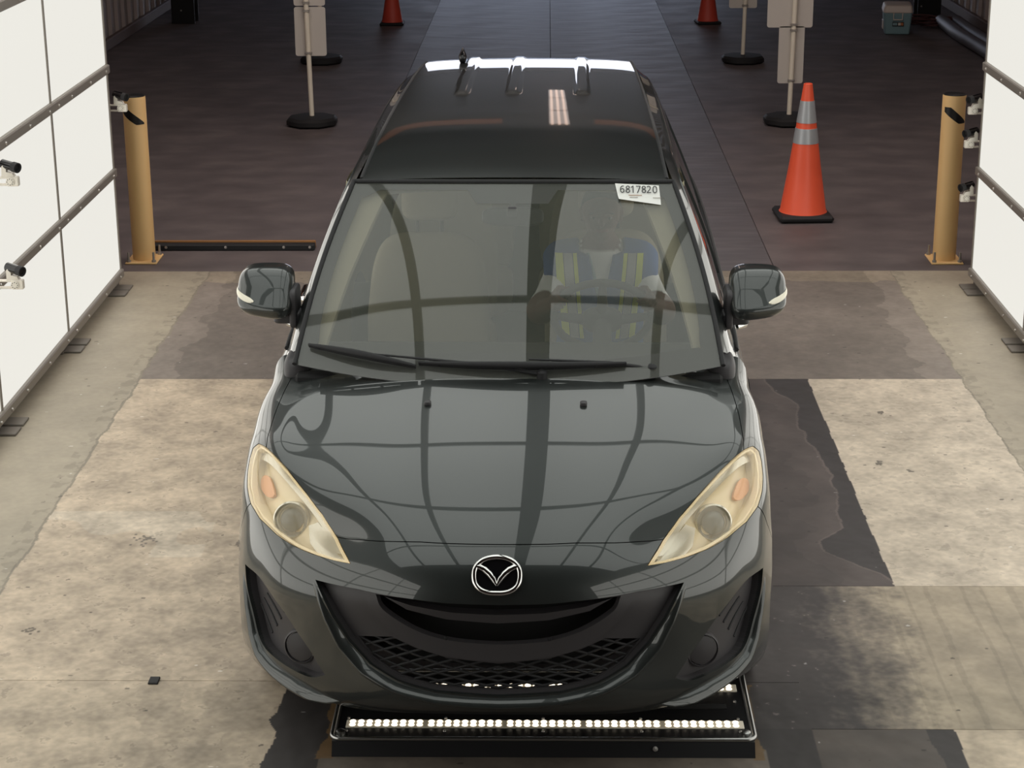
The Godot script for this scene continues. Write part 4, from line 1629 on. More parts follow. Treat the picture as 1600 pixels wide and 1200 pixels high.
func sides(car: Node) -> void:
	var wins := [
		smooth([[2.15, 1.0], [2.15, 2.6], [2.15, 4.05], [3.92, 4.05], [3.92, 2.5], [3.92, 0.75]], [0, 2, 3, 5], 4),
		[[2.15, 4.3], [2.15, 6.0], [3.92, 6.0], [3.92, 4.3]],
		[[2.15, 6.2], [2.2, 7.5], [3.9, 7.3], [3.92, 6.2]]]
	var holes := wins.map(func(w): return uv(w))
	var arch := []
	for k in 25:
		var a := PI * k / 24.0
		arch.append(flank_uv(3.68 - 0.365 * cos(a), 0.25 + 0.43 * sin(a)))
	arch.append([8, flank_uv(4.045, 0.25)[1]])
	arch.append([8, flank_uv(3.315, 0.25)[1]])
	var ah := uv(arch)
	var doors := [["front_door", [[-1, 0.03], [7, 0.03], [7, 2.0], [-1, 2.0]]], ["sliding_door", [[-1, 2.0], [7, 2.0], [7, 3.62], [-1, 3.95]]], ["rear_quarter", [[-1, 3.95], [7, 3.62], [7, 9], [-1, 9]]]]
	for side in 2:
		var mk := func(b: Buf) -> Buf: return b if side == 0 else b.mirrored()
		obj("cabin_side_frame", mk.call(piece(green, uv([[-1, -1], [5, -1], [5, 9], [-1, 9]]), holes, 0.0, 0.02, 8)), M.grey_green_paint, car)
		obj("frame_lining", mk.call(piece(green, uv([[-1, 0.9], [5, 0.9], [5, 9], [-1, 9]]), holes, -0.03, 0.0, 5)), M.trim_beige, car)
		for k in 3:
			var o := obj("side_window", mk.call(piece(green, uv(wins[k]), [], -0.006, 0.0, 6)), M.clear_glass if k == 0 else M.privacy_glass, car)
			if k > 0:
				o.set_meta("label", "dark tinted side window")
		for d in doors:
			var o := obj(d[0], mk.call(piece(flank, uv(d[1]), [ah], 0.0, 0.0, 6, 0.01)), M.grey_green_paint, car)
			if d[0] != "rear_quarter":
				var hb := Buf.new()
				var s := 2.14 if d[0] == "front_door" else 2.5
				var w: Array = flank_uv(s, 0.9)
				var p := flank.at(w[0], w[1])
				hb.tube([p + Vector3(0.005, 0, 0.1), p + Vector3(0.035, 0.004, 0.085), p + Vector3(0.037, 0.004, -0.085), p + Vector3(0.005, 0, -0.1)], 0.014, 8)
				obj("door_handle", mk.call(hb), M.chrome, o)
		obj("door_lining", mk.call(piece(flank, uv([[0.25, 0.35], [7, 0.35], [7, 9], [0.25, 9]]), [ah], -0.06, 0.0, 4)), M.trim_beige, car)
		var bm := Buf.new()
		var path := []
		for k in 60:
			var v := 0.55 + k / 59.0 * 6.9
			path.append(green.at(3.97, v) + green.nrm(3.9, v) * 0.004)
		bm.tube(path, 0.009, 6)
		obj("belt_moulding", mk.call(bm), M.rubber, car)
		# sill
		var sb := Buf.new()
		sb.box(vs(0.78, 0.22, 2.3), Vector3(0.12, 0.08, 2.0), 0.02)
		obj("sill", mk.call(sb), M.black_plastic, car)
	# tail
	var rows := []
	var wrow := []
	for j in 13:
		var y := lerpf(1.05, 0.22, j / 12.0)
		var w: Array = [j / 2.0, 8.0]
		var e := flank.at(w[0], w[1])
		var row := []
		for k in 17:
			var q := -1.0 + k / 8.0
			row.append(Vector3(e.x * q, e.y, e.z - 0.05 * (1.0 - q * q)))
		rows.append(row)
	var tb := Buf.new()
	tb.grid(rows, true)
	obj("tailgate", tb, M.grey_green_paint, car)
	for j in 9:
		var e := green.at(j / 2.0, 8.0)
		var row := []
		for k in 17:
			var q := -1.0 + k / 8.0
			row.append(Vector3(e.x * q, e.y, e.z - 0.04 * (1.0 - q * q)))
		wrow.append(row)
	var gb := Buf.new()
	gb.grid(wrow, true)
	obj("rear_window", gb, M.privacy_glass, car)
	var tr := []
	for j in 2:
		var row := []
		var e := green.at(4.0, 8.0) if j == 0 else flank.at(0.0, 8.0)
		for k in 17:
			var q := -1.0 + k / 8.0
			row.append(Vector3(e.x * q, e.y, e.z - 0.045 * (1.0 - q * q)))
		tr.append(row)
	var xb := Buf.new()
	xb.grid(tr, true)
	obj("tail_trim", xb, M.black_plastic, car)
	for sx in [-1.0, 1.0]:
		var lb := Buf.new()
		lb.blob(vs(sx * 0.66, 0.98, 4.52), Vector3(0.09, 0.17, 0.09), 0.5, 0.5)
		obj("tail_lamp", lb, mat("tail_red", c255(120, 16, 18), 0.15), car)


func wheel(car: Node, x: float, s: float) -> void:
	var w := Node3D.new()
	w.name = "wheel"
	car.add_child(w, true)
	w.position = vs(x, 0.316, s)
	w.rotation.z = -PI / 2 * signf(x)
	var b := Buf.new()
	b.lathe([Vector2(0.2, -0.1), Vector2(0.27, -0.103), Vector2(0.305, -0.095), Vector2(0.316, -0.07), Vector2(0.316, 0.07), Vector2(0.305, 0.095), Vector2(0.27, 0.103), Vector2(0.2, 0.1)], 48)
	obj("tyre", b, M.rubber, w)
	var r := Buf.new()
	r.lathe([Vector2(0.205, -0.1), Vector2(0.19, -0.05), Vector2(0.19, 0.07), Vector2(0.21, 0.1), Vector2(0.2, 0.104), Vector2(0.185, 0.08)], 48)
	obj("rim", r, M.alloy, w)
	for k in 5:
		var a := TAU * k / 5
		var sb := Buf.new()
		sb.tube([Vector3(cos(a) * 0.03, 0.075, sin(a) * 0.03), Vector3(cos(a) * 0.12, 0.085, sin(a) * 0.12), Vector3(cos(a) * 0.196, 0.07, sin(a) * 0.196)], [0.03, 0.024, 0.03], 8, false, 0.6, Vector3(0, 1, 0))
		obj("spoke", sb, M.alloy, w)
	var h := Buf.new()
	h.lathe([Vector2(0.06, 0.04), Vector2(0.055, 0.085), Vector2(0.03, 0.092), Vector2(0, 0.093)], 20)
	obj("hub_cap", h, M.alloy, w)


func door_mirror(car: Node, sg: float) -> void:
	var m := Node3D.new()
	m.name = "door_mirror"
	car.add_child(m, true)
	var mk := func(b: Buf) -> Buf: return b if sg > 0 else b.mirrored()
	var b := Buf.new()
	var shape := func(p: Vector3) -> Vector3:
		var o := p.x * 0.5 + 0.5
		return Vector3(p.x, p.y * (1.0 - 0.16 * o * o) + (0.1 * o if p.y > 0 else 0.1 * o * o), p.z * (1.0 - 0.25 * o * o) - 0.25 * o * o - 0.75 * maxf(p.y + 0.45, 0.0) + 0.35)
	b.blob(vs(0.893, 1.202, 1.45), Vector3(0.102, 0.086, 0.08), 0.5, 0.5, shape, 48, 32)
	obj("shell", mk.call(b), M.grey_green_paint, m)
	var g := Buf.new()
	g.blob(vs(0.893, 1.205, 1.528), Vector3(0.09, 0.072, 0.006), 0.4, 0.4, null, 32, 16)
	obj("mirror_glass", mk.call(g), M.chrome, m)
	var a := Buf.new()
	a.blob(vs(0.815, 1.115, 1.45), Vector3(0.05, 0.022, 0.05), 0.4, 0.4)
	a.blob(vs(0.79, 1.15, 1.46), Vector3(0.016, 0.075, 0.07), 0.4, 0.4)
	obj("foot", mk.call(a), M.black_plastic, m)
	# indicator strip follows the shell from its front face round the outer end
	var t := Buf.new()
	var rows := []
	for k in 19:
		var f := k / 18.0
		var ph := deg_to_rad(lerpf(84.0, -6.0, f))
		var row := []
		for jj in 7:
			var yy := lerpf(-0.22, 0.06, f) + 0.13 * sqrt(clampf(1.0 - pow(absf(f * 2.0 - 1.0), 6.0), 0.03, 1.0)) * (jj / 3.0 - 1.0)
			var cw := sqrt(sqrt(1.0 - pow(yy, 4.0)))
			var p := Vector3(cw * signf(cos(ph)) * pow(absf(cos(ph)), 0.5), yy, cw * signf(sin(ph)) * pow(absf(sin(ph)), 0.5))
			var rise := 1.012 + 0.035 * (1.0 - pow(absf(jj / 3.0 - 1.0), 3.0))
			row.append(vs(0.893, 1.202, 1.45) + shape.call(p) * Vector3(0.102, 0.086, 0.08) * rise)
		rows.append(row)
	t.grid(rows, true)
	var o := obj("turn_indicator", mk.call(t), M.indicator_white, m)
	o.set_meta("label", "white turn indicator strip")


func wiper(car: Node, u0: float, v0: float, u1: float, v1: float, pivot: Vector3, mid_u: float, mid_v: float) -> void:
	var w := Node3D.new()
	w.name = "wiper"
	car.add_child(w, true)
	var pts := []
	var top := []
	for k in 21:
		var f := k / 20.0
		var u := lerpf(u0, u1, f)
		var v := lerpf(v0, v1, f)
		pts.append(shield.at(u, v) + shield.nrm(u, v) * 0.009)
		top.append(shield.at(u, v) + shield.nrm(u, v) * (0.018 + 0.012 * sin(PI * f)))
	var b := Buf.new()
	b.tube(pts, 0.005, 6)
	obj("blade", b, M.rubber, w)
	var c := Buf.new()
	var rad := []
	for k in 21:
		rad.append(0.005 + 0.008 * sin(PI * k / 20.0))
	c.tube(top, rad, 8)
	obj("bridge", c, M.rubber, w)
	for f in [0.12, 0.35, 0.65, 0.88]:
		var k := int(f * 20)
		var l := Buf.new()
		l.tube([pts[k], top[k]], 0.006, 6)
		obj("claw", l, M.rubber, w)
	var a := Buf.new()
	var e := shield.at(mid_u, mid_v) + shield.nrm(mid_u, mid_v) * 0.035
	a.tube([pivot, pivot.lerp(e, 0.35) + Vector3(0, 0.01, 0), e], [0.010, 0.008, 0.005], 8, false, 0.7)
	obj("arm", a, M.rubber, w)
	var p := Buf.new()
	p.lathe([Vector2(0.018, -0.02), Vector2(0.018, 0.008), Vector2(0.01, 0.016), Vector2(0, 0.017)], 14, Transform3D(Basis.IDENTITY, pivot))
	obj("pivot_cap", p, M.rubber, w)


func fittings(car: Node) -> void:
	for x in [-0.77, 0.77]:
		for s in [0.93, 3.68]:
			wheel(car, x, s)
	door_mirror(car, 1.0)
	door_mirror(car, -1.0)
	wiper(car, 0.22, 0.38, 2.3, 0.24, vs(0.12, 1.03, 1.02), 1.5, 0.32)
	wiper(car, 2.35, 0.30, 6.2, 0.26, vs(0.50, 1.03, 1.09), 4.4, 0.36)
	for x in [-0.752, 0.752]:
		var b := Buf.new()
		b.blob(vs(x, 0.985, 1.25), Vector3(0.05, 0.05, 0.1), 0.6, 0.6)
		obj("cowl_corner", b, M.black_plastic, car)
	for x in [-1.5, 1.5]:
		var b := Buf.new()
		var p := front.at(1.5, 9.5)
		b.blob(Vector3(p.x * signf(x), p.y + 0.004, p.z), Vector3(0.012, 0.009, 0.014), 0.6, 0.6)
		obj("washer_nozzle", b, M.black_plastic, car)
	# floor pan and engine block that close the body from below
	var f := Buf.new()
	f.box(vs(0, 0.25, 2.75), Vector3(1.5, 0.06, 3.4), 0.01)
	obj("floor_pan", f, M.deep_black, car)
	var e := Buf.new()
	e.box(vs(0, 0.56, 0.62), Vector3(0.9, 0.28, 0.62), 0.03)
	obj("engine_block", e, M.deep_black, car)
	var b2 := Buf.new()
	b2.box(vs(0, 0.62, 1.14), Vector3(1.5, 0.75, 0.06), 0.01)
	obj("bulkhead", b2, M.deep_black, car)


func seat(car: Node, x: float, s: float, y0: float, wide: float) -> void:
	var t := Node3D.new()
	t.name = "seat"
	car.add_child(t, true)
	t.position = vs(x, y0, s)
	var c := Buf.new()
	c.blob(Vector3(0, 0.0, 0.22), Vector3(wide, 0.09, 0.26), 0.4, 0.5)
	obj("cushion", c, M.seat_cloth, t)
	var lean := Basis(Vector3.RIGHT, -0.3)
	var b := Buf.new()
	b.blob(lean * Vector3(0, 0.34, -0.0), Vector3(wide, 0.34, 0.075), 0.45, 0.6, func(p): return Vector3(p.x * (1.0 - 0.12 * maxf(p.y, 0.0)), p.y, p.z + 0.35 * p.x * p.x), 32, 20, lean)
	obj("backrest", b, M.seat_cloth, t)
	for sx in [-0.05, 0.05]:
		var pb := Buf.new()
		pb.tube([lean * Vector3(sx, 0.62, 0), lean * Vector3(sx, 0.76, 0)], 0.007, 8)
		obj("headrest_post", pb, M.dash, t)
	var h := Buf.new()
	h.blob(lean * Vector3(0, 0.81, 0.01), Vector3(0.115, 0.085, 0.05), 0.5, 0.6, null, 28, 18, lean)
	obj("headrest", h, M.seat_cloth, t)


func interior(car: Node) -> void:
	var d := Buf.new()
	d.prism(PackedVector2Array([Vector2(1.12, 0.5), Vector2(1.45, 0.5), Vector2(1.6, 0.7), Vector2(1.66, 0.88), Vector2(1.62, 0.965), Vector2(1.5, 0.995), Vector2(1.3, 1.0), Vector2(1.14, 0.99)]), -0.7, 0.7, Transform3D(Basis(Vector3(0, 0, -1), Vector3(0, 1, 0), Vector3(1, 0, 0)), Vector3.ZERO))
	obj("dashboard", d, M.dash, car)
	seat(car, -0.36, 2.16, 0.56, 0.25)
	seat(car, 0.36, 2.22, 0.56, 0.25)
	seat(car, -0.36, 3.05, 0.58, 0.25)
	seat(car, 0.36, 3.05, 0.58, 0.25)
	seat(car, -0.3, 3.85, 0.62, 0.24)
	seat(car, 0.3, 3.85, 0.62, 0.24)
	var w := Node3D.new()
	w.name = "steering_wheel"
	car.add_child(w)
	w.transform = Transform3D(Basis(Vector3.RIGHT, -1.02), vs(0.335, 1.055, 1.66))
	var ring := []
	for k in 40:
		var a := TAU * k / 40
		ring.append(Vector3(cos(a) * 0.182, 0, sin(a) * 0.182))
	var rb := Buf.new()
	rb.tube(ring, 0.015, 10, true)
	obj("rim", rb, M.dash, w)
	var hb := Buf.new()
	hb.blob(Vector3(0, -0.02, 0), Vector3(0.075, 0.025, 0.06), 0.6, 0.7)
	obj("hub", hb, M.dash, w)
	for a in [0.0, PI, PI / 2]:
		var sb := Buf.new()
		sb.tube([Vector3(cos(a) * 0.05, -0.02, sin(a) * 0.05), Vector3(cos(a) * 0.18, 0, sin(a) * 0.18)], [0.022, 0.014], 8)
		obj("spoke", sb, M.dash, w)
	var col := Buf.new()
	col.tube([Vector3(0, -0.02, 0), Vector3(0, -0.25, 0)], 0.035, 12)
	obj("column", col, M.dash, w)
	var m := Node3D.new()
	m.name = "inside_mirror"
	car.add_child(m)
	var mb := Buf.new()
	mb.blob(vs(0, 1.418, 1.74), Vector3(0.115, 0.034, 0.02), 0.5, 0.6)
	obj("shell", mb, M.black_plastic, m)
	var st := Buf.new()
	st.tube([vs(0, 1.44, 1.735), vs(0, 1.475, 1.70)], 0.012, 8)
	st.blob(shield.at(4.0, 3.38) - shield.nrm(4.0, 3.38) * 0.02, Vector3(0.02, 0.022, 0.014), 0.5, 0.5)
	obj("mount", st, M.black_plastic, m)


# ---------------------------------------------------------------- driver
# rounded bones [a, b, radius at a, radius at b] joined softly and skinned on a grid
func bone_field(bones: Array, lo: Vector3, dims: Vector3i, cell: float, k: float) -> PackedFloat32Array:
	var f := PackedFloat32Array()
	f.resize(dims.x * dims.y * dims.z)
	f.fill(1.0)
	for bn in bones:
		var a: Vector3 = bn[0]
		var b: Vector3 = bn[1]
		var ra: float = bn[2]
		var rb: float = bn[3]
		var pad := maxf(ra, rb) + k + cell * 2.0
		var p0 := ((a.min(b) - Vector3.ONE * pad - lo) / cell).floor()
		var p1 := ((a.max(b) + Vector3.ONE * pad - lo) / cell).ceil()
		var ab := b - a
		var l2 := maxf(ab.length_squared(), 1e-9)
		for z in range(maxi(0, int(p0.z)), mini(dims.z, int(p1.z) + 1)):
			for y in range(maxi(0, int(p0.y)), mini(dims.y, int(p1.y) + 1)):
				var at := (z * dims.y + y) * dims.x
				for x in range(maxi(0, int(p0.x)), mini(dims.x, int(p1.x) + 1)):
					var p := lo + Vector3(x, y, z) * cell - a
					var h := clampf(p.dot(ab) / l2, 0.0, 1.0)
					var d := (p - ab * h).length() - lerpf(ra, rb, h)
					var e := f[at + x]
					if e > 0.9:
						f[at + x] = minf(d, 0.9)
					else:
						var q := maxf(k - absf(d - e), 0.0) / k
						f[at + x] = minf(d, e) - q * q * k * 0.25
	return f


func skin_field(f: PackedFloat32Array, lo: Vector3, dims: Vector3i, cell: float, o: Buf) -> void:
	var ids := {}
	var sx := 1
	var sy := dims.x
	var sz := dims.x * dims.y
	var corner := [0, sx, sy, sx + sy, sz, sx + sz, sy + sz, sx + sy + sz]
	for z in dims.z - 1:
		for y in dims.y - 1:
			for x in dims.x - 1:
				var at := (z * dims.y + y) * dims.x + x
				var m := 0
				for c in 8:
					if f[at + corner[c]] < 0.0:
						m |= 1 << c
				if m == 0 or m == 255:
					continue
				var p := Vector3.ZERO
				var cnt := 0
				for a in 8:
					for ax in [1, 2, 4]:
						if a & ax:
							continue
						var b: int = a | ax
						var fa := f[at + corner[a]]
						var fb := f[at + corner[b]]
						if (fa < 0.0) == (fb < 0.0):
							continue
						var t := fa / (fa - fb)
						var pa := Vector3(a & 1, (a >> 1) & 1, (a >> 2) & 1)
						var pb := Vector3(b & 1, (b >> 1) & 1, (b >> 2) & 1)
						p += pa.lerp(pb, t)
						cnt += 1
				p /= cnt
				var g := Vector3(
					f[at + corner[1]] + f[at + corner[3]] + f[at + corner[5]] + f[at + corner[7]] - f[at] - f[at + corner[2]] - f[at + corner[4]] - f[at + corner[6]],
					f[at + corner[2]] + f[at + corner[3]] + f[at + corner[6]] + f[at + corner[7]] - f[at] - f[at + corner[1]] - f[at + corner[4]] - f[at + corner[5]],
					f[at + corner[4]] + f[at + corner[5]] + f[at + corner[6]] + f[at + corner[7]] - f[at] - f[at + corner[1]] - f[at + corner[2]] - f[at + corner[3]])
				ids[at] = o.vert(lo + (Vector3(x, y, z) + p) * cell, g.normalized())
	for at in ids:
		var inside := f[at] < 0.0
		for ax in 3:
			var st: int = [sx, sy, sz][ax]
			var s1: int = [sy, sz, sx][ax]
			var s2: int = [sz, sx, sy][ax]
			if at + st >= f.size() or (f[at + st] < 0.0) == inside:
				continue
			if not (ids.has(at - s1) and ids.has(at - s2) and ids.has(at - s1 - s2)):
				continue
			var q := [ids[at], ids[at - s1], ids[at - s1 - s2], ids[at - s2]]
			if inside:
				o.i.append_array([q[0], q[2], q[1], q[0], q[3], q[2]])
			else:
				o.i.append_array([q[0], q[1], q[2], q[0], q[2], q[3]])


func field_at(bones: Array, p: Vector3, k: float) -> float:
	var e := 1.0
	for bn in bones:
		var ab: Vector3 = bn[1] - bn[0]
		var h := clampf((p - bn[0]).dot(ab) / maxf(ab.length_squared(), 1e-9), 0.0, 1.0)
		var d: float = (p - bn[0] - ab * h).length() - lerpf(bn[2], bn[3], h)
		var q := maxf(k - absf(d - e), 0.0) / k
		e = minf(d, e) - q * q * k * 0.25
	return e


func driver() -> void:
	var hip := vs(0.335, 0.62, 2.12)
	var t := thing("person", "driver in blue vest with yellow and silver stripes, hands on the wheel", "person", CAR_AT + Basis(Vector3.UP, CAR_TURN) * hip, CAR_TURN)
	var w := func(x: float, y: float, s: float) -> Vector3: return vs(x, y, s) - hip
	var mx := func(q: float, sg: float) -> float: return 0.335 + sg * q
	var torso := [
		[w.call(0.27, 0.70, 2.12), w.call(0.40, 0.70, 2.12), 0.12, 0.12],
		[w.call(0.285, 0.72, 2.13), w.call(0.275, 1.06, 2.15), 0.105, 0.105],
		[w.call(0.385, 0.72, 2.13), w.call(0.395, 1.06, 2.15), 0.105, 0.105],
		[w.call(0.27, 1.07, 2.14), w.call(0.40, 1.07, 2.14), 0.105, 0.105],
		[w.call(0.185, 1.15, 2.13), w.call(0.335, 1.19, 2.12), 0.06, 0.06],
		[w.call(0.485, 1.15, 2.13), w.call(0.335, 1.19, 2.12), 0.06, 0.06]]
	var limbs := [[w.call(0.335, 1.18, 2.12), w.call(0.335, 1.29, 2.085), 0.056, 0.052]]
	for sg in [-1.0, 1.0]:
		limbs.append([w.call(mx.call(0.145, sg), 1.15, 2.12), w.call(mx.call(0.235, sg), 1.0, 1.93), 0.056, 0.046])
		limbs.append([w.call(mx.call(0.235, sg), 1.0, 1.93), w.call(mx.call(0.178, sg), 1.085, 1.715), 0.043, 0.029])
		limbs.append([w.call(mx.call(0.08, sg), 0.68, 2.08), w.call(mx.call(0.11, sg), 0.74, 1.70), 0.095, 0.065])
		limbs.append([w.call(mx.call(0.11, sg), 0.74, 1.70), w.call(mx.call(0.09, sg), 0.38, 1.52), 0.058, 0.04])
	var o := Buf.new()
	var lo: Vector3 = w.call(0.02, 0.30, 2.34)
	var dims := Vector3i(50, 81, 75)
	skin_field(bone_field(torso + limbs, lo, dims, 0.013, 0.05), lo, dims, 0.013, o)
	var nb := o.v.size()
	# head with brow, nose, cheeks, jaw, lips and ears
	var hd := [
		[w.call(0.335, 1.36, 2.09), w.call(0.335, 1.385, 2.05), 0.078, 0.074],
		[w.call(0.335, 1.33, 2.06), w.call(0.335, 1.295, 2.03), 0.064, 0.045],
		[w.call(0.335, 1.278, 2.012), w.call(0.335, 1.283, 2.02), 0.026, 0.03],
		[w.call(0.335, 1.36, 1.985), w.call(0.335, 1.335, 1.968), 0.008, 0.013],
		[w.call(0.31, 1.373, 1.986), w.call(0.36, 1.373, 1.986), 0.01, 0.01],
		[w.call(0.322, 1.307, 1.984), w.call(0.348, 1.307, 1.984), 0.008, 0.008],
		[w.call(0.335, 1.18, 2.12), w.call(0.335, 1.30, 2.08), 0.052, 0.05]]
	for sg in [-1.0, 1.0]:
		hd.append([w.call(mx.call(0.075, sg), 1.365, 2.06), w.call(mx.call(0.074, sg), 1.335, 2.055), 0.013, 0.009])
		hd.append([w.call(mx.call(0.033, sg), 1.335, 2.0), w.call(mx.call(0.045, sg), 1.345, 2.02), 0.02, 0.02])
	lo = w.call(0.24, 1.24, 2.19)
	dims = Vector3i(42, 52, 53)
	skin_field(bone_field(hd, lo, dims, 0.0046, 0.018), lo, dims, 0.0046, o)
	# hands closed on the rim at ten and two
	var wc := vs(0.335, 1.055, 1.66) - hip
	var rim := func(a: float) -> Vector3: return wc + Vector3(cos(a) * 0.182, sin(a) * 0.182 * 0.852, sin(a) * 0.182 * 0.523)
	var axis := Vector3(0, 0.523, -0.852)
	for sg in [-1.0, 1.0]:
		var a0 := 0.5 if sg > 0 else PI - 0.5
		var c: Vector3 = rim.call(a0)
		var out := (c - wc).normalized()
		var along: Vector3 = (rim.call(a0 + 0.05 * sg) - rim.call(a0 - 0.05 * sg)).normalized()
		var wrist: Vector3 = w.call(mx.call(0.178, sg), 1.085, 1.715)
		var palm := c + axis * 0.03 + out * 0.006
		var bones := [[wrist, palm - along * 0.012, 0.027, 0.02], [palm - along * 0.026, palm + along * 0.03, 0.015, 0.014]]
		for k in 4:
			var q: float = [-0.026, -0.008, 0.011, 0.029][k]
			var ln: float = [0.85, 1.0, 1.05, 0.95][k]
			var b0: Vector3 = palm + along * q + out * 0.014
			var b1: Vector3 = c + along * q + out * 0.031 * ln - axis * 0.004
			var b2: Vector3 = c + along * q + out * 0.014 - axis * 0.027 * ln
			var b3: Vector3 = c + along * q - out * 0.016 * ln - axis * 0.022
			bones.append_array([[b0, b1, 0.0095, 0.0088], [b1, b2, 0.0088, 0.0082], [b2, b3, 0.0082, 0.007]])
		var t0 := palm + along * 0.028 - out * 0.012
		bones.append_array([[palm + along * 0.01 - out * 0.012, t0 + along * 0.012 - out * 0.012, 0.012, 0.01], [t0 + along * 0.012 - out * 0.012, c + along * 0.052 - out * 0.022 - axis * 0.006, 0.01, 0.0078]])
		lo = c - Vector3(0.085, 0.09, 0.085)
		dims = Vector3i(43, 45, 43)
		skin_field(bone_field(bones, lo, dims, 0.004, 0.007), lo, dims, 0.004, o)
	# skin, white T-shirt with short sleeves, dark trousers
	var skin := c255(92, 62, 48).srgb_to_linear()
	var shirt := c255(226, 228, 222).srgb_to_linear()
	var pants := c255(40, 42, 50).srgb_to_linear()
	var lips := c255(104, 60, 52).srgb_to_linear()
	for k in o.v.size():
		var p := o.v[k] + hip
		var col := skin
		if k < nb:
			if p.y < 0.79 and p.z > -2.3:
				col = pants
			elif p.y < 1.225 - 0.35 * absf(p.x - 0.335) + 0.1 and -p.z > 1.945 and not (absf(p.x - 0.335) < 0.075 and p.y > 1.235 + (0.0 if -p.z > 2.1 else -0.03)):
				col = shirt
		elif absf(p.y - 1.307) < 0.007 and absf(p.x - 0.335) < 0.022 and -p.z < 2.0:
			col = lips
		o.c.append(col)
	var bm := mat("driver_body", Color.WHITE, 0.75)
	bm.vertex_color_use_as_albedo = true
	obj("body", o, bm, t)
	# hair cap, brows, eyes
	var hb := Buf.new()
	var hair := [[w.call(0.335, 1.372, 2.095), w.call(0.335, 1.395, 2.06), 0.081, 0.076]]
	lo = w.call(0.235, 1.27, 2.20)
	dims = Vector3i(34, 36, 40)
	var hf := bone_field(hair, lo, dims, 0.006, 0.01)
	for z in dims.z:
		for y in dims.y:
			for x in dims.x:
				var p := lo + Vector3(x, y, z) * 0.006 + hip
				var cut := (1.352 - p.y) + maxf(0.0, 2.06 + p.z) * 1.05
				var at := (z * dims.y + y) * dims.x + x
				hf[at] = maxf(hf[at], cut)
	skin_field(hf, lo, dims, 0.006, hb)
	obj("hair", hb, M.hair, t)
	for sg in [-1.0, 1.0]:
		var eb := Buf.new()
		eb.blob(w.call(mx.call(0.03, sg), 1.356, 1.988), Vector3(0.012, 0.007, 0.008), 1.0, 1.0, null, 16, 10)
		var eye := obj("eye", eb, M.eye_white, t)
		var ib := Buf.new()
		ib.blob(w.call(mx.call(0.03, sg), 1.356, 1.981), Vector3(0.005, 0.005, 0.002), 1.0, 1.0, null, 12, 8)
		obj("iris", ib, M.hair, eye)
		var wb := Buf.new()
		wb.tube([w.call(mx.call(0.016, sg), 1.372, 1.977), w.call(mx.call(0.03, sg), 1.376, 1.978), w.call(mx.call(0.046, sg), 1.371, 1.988)], 0.003, 6)
		obj("eyebrow", wb, M.hair, t)
	# safety vest: the torso made larger, open in a V at the front and cut at neck, arms and hem
	var fat := []
	for bn in torso:
		fat.append([bn[0], bn[1], bn[2] + 0.014, bn[3] + 0.014])
	for sg in [-1.0, 1.0]:
		var s0: Vector3 = w.call(mx.call(0.145, sg), 1.15, 2.12)
		fat.append([s0, s0.lerp(w.call(mx.call(0.235, sg), 1.0, 1.93), 0.3), 0.07, 0.067])
	lo = w.call(0.075, 0.72, 2.32)
	dims = Vector3i(48, 50, 34)
	var vf := bone_field(fat, lo, dims, 0.011, 0.05)
	for z in dims.z:
		for y in dims.y:
			for x in dims.x:
				var p := lo + Vector3(x, y, z) * 0.011 + hip
				var dx := absf(p.x - 0.335)
				var cut := maxf(0.80 - p.y, dx - 0.222 - maxf(0.0, (p.y - 1.1) * 0.1))
				cut = maxf(cut, 0.085 - dx if p.y > 1.2 else -1.0)
				if -p.z < 2.12:
					cut = maxf(cut, (p.y - 0.96) * 0.2 - dx)
				var at := (z * dims.y + y) * dims.x + x
				vf[at] = maxf(vf[at], cut)
	var vb := Buf.new()
	skin_field(vf, lo, dims, 0.011, vb)
	var vest := obj("safety_vest", vb, M.vest_blue, t)
	for q in [[0.155, 0.185, M.vest_yellow, "yellow_stripe"], [0.188, 0.222, M.vest_silver, "silver_stripe"], [0.225, 0.24, M.vest_yellow, "yellow_stripe"], [0.425, 0.44, M.vest_yellow, "yellow_stripe"], [0.443, 0.475, M.vest_silver, "silver_stripe"], [0.478, 0.502, M.vest_yellow, "yellow_stripe"]]:
		var rows := []
		for k in 26:
			var y := lerpf(0.86, 1.2, k / 25.0)
			var lean := (1.0 - k / 25.0) * 0.03 * signf(0.335 - q[0])
			var row := []
			for j in 4:
				var x := lerpf(q[0], q[1], j / 3.0) + lean
				var p: Vector3 = w.call(x, y, 1.85)
				for n in 40:
					var d := field_at(fat, p, 0.05)
					if d < 0.001:
						break
					p.z -= maxf(d * 0.8, 0.001)
					if p.z < -0.25:
						break
				row.append(p + Vector3(0, 0, 0.003))
			rows.append(row)
		var sb := Buf.new()
		sb.grid(rows)
		obj(q[3], sb, q[2], vest)
	var lb := Buf.new()
	var lp := []
	for k in 12:
		var f := k / 11.0
		var p: Vector3 = w.call(lerpf(0.285, 0.352, f), lerpf(1.2, 0.93, f), 1.85)
		for n in 40:
			var d := field_at(torso, p, 0.05)
			if d < 0.003:
				break
			p.z -= maxf(d * 0.8, 0.001)
		lp.append(p + Vector3(0, 0, 0.004))
	lb.tube(lp, 0.007, 6, false, 0.4, Vector3(0, 0, 1))
	obj("lanyard", lb, M.cooler_teal, t)


const WALL_LIGHT := 0.28
const CEILING_LIGHT := 0.18
const CAR_AT := Vector3(-0.153, 0, -5.28)
const CAR_TURN := -0.01309


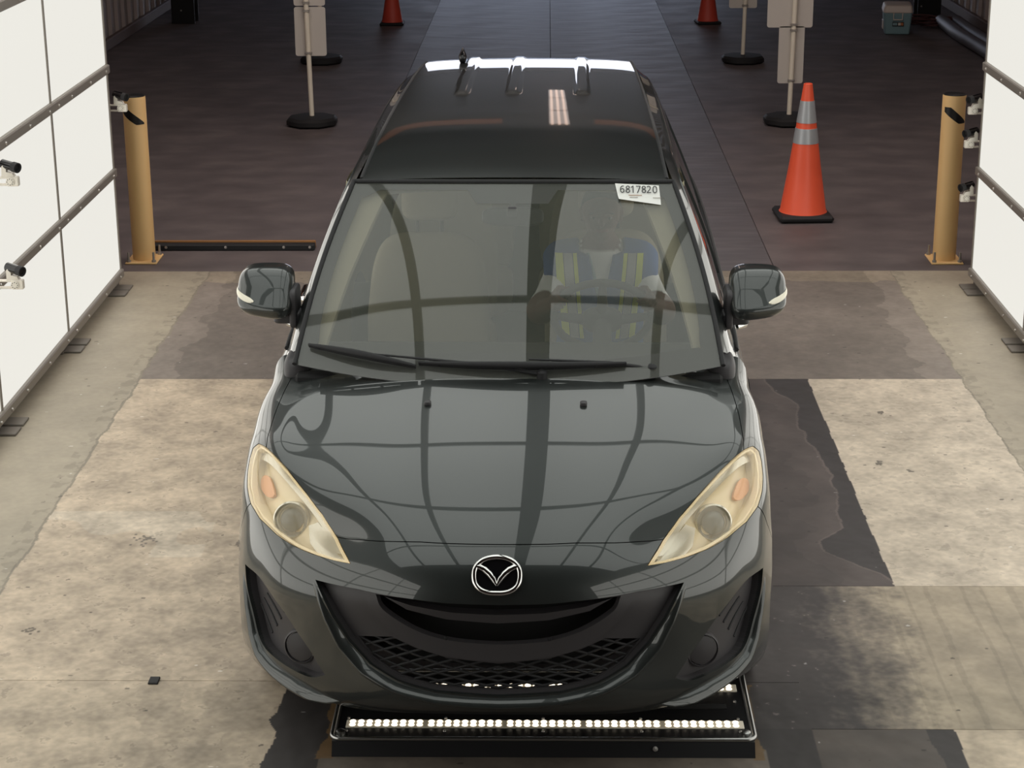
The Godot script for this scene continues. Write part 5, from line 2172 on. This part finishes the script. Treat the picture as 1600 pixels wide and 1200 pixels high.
func _ready() -> void:
	var cam := Camera3D.new()
	cam.name = "camera"
	cam.fov = 22.62
	cam.position = Vector3(0, 3.05, 0)
	cam.rotation_degrees = Vector3(-18.07, 1.12, -0.35)
	cam.near = 0.05
	cam.far = 200.0
	add_child(cam)
	cam.current = true
	var e := Environment.new()
	e.background_mode = Environment.BG_SKY
	var sk := ProceduralSkyMaterial.new()
	sk.sky_top_color = Color(0.62, 0.7, 0.84)
	sk.sky_horizon_color = Color(0.92, 0.92, 0.95)
	sk.ground_horizon_color = Color(0.7, 0.7, 0.7)
	sk.ground_bottom_color = Color(0.4, 0.4, 0.4)
	sk.sky_energy_multiplier = 1.6
	var sky := Sky.new()
	sky.sky_material = sk
	e.sky = sky
	e.tonemap_mode = Environment.TONE_MAPPER_LINEAR
	e.tonemap_exposure = 1.0
	e.sdfgi_enabled = true
	e.ssao_enabled = true
	e.ssil_enabled = true
	var we := WorldEnvironment.new()
	we.environment = e
	add_child(we)
	materials()
	light_wall("light_wall", "tall wall of glowing white panels in aluminium rails, standing left of the minivan", -2.6, 1.0)
	light_wall("light_wall", "tall wall of glowing white panels in aluminium rails, standing right of the minivan", 2.56, -1.0)
	light_canopy()
	floor_all()
	shed()
	minivan()
	driver()
	props()
	underbody_light()
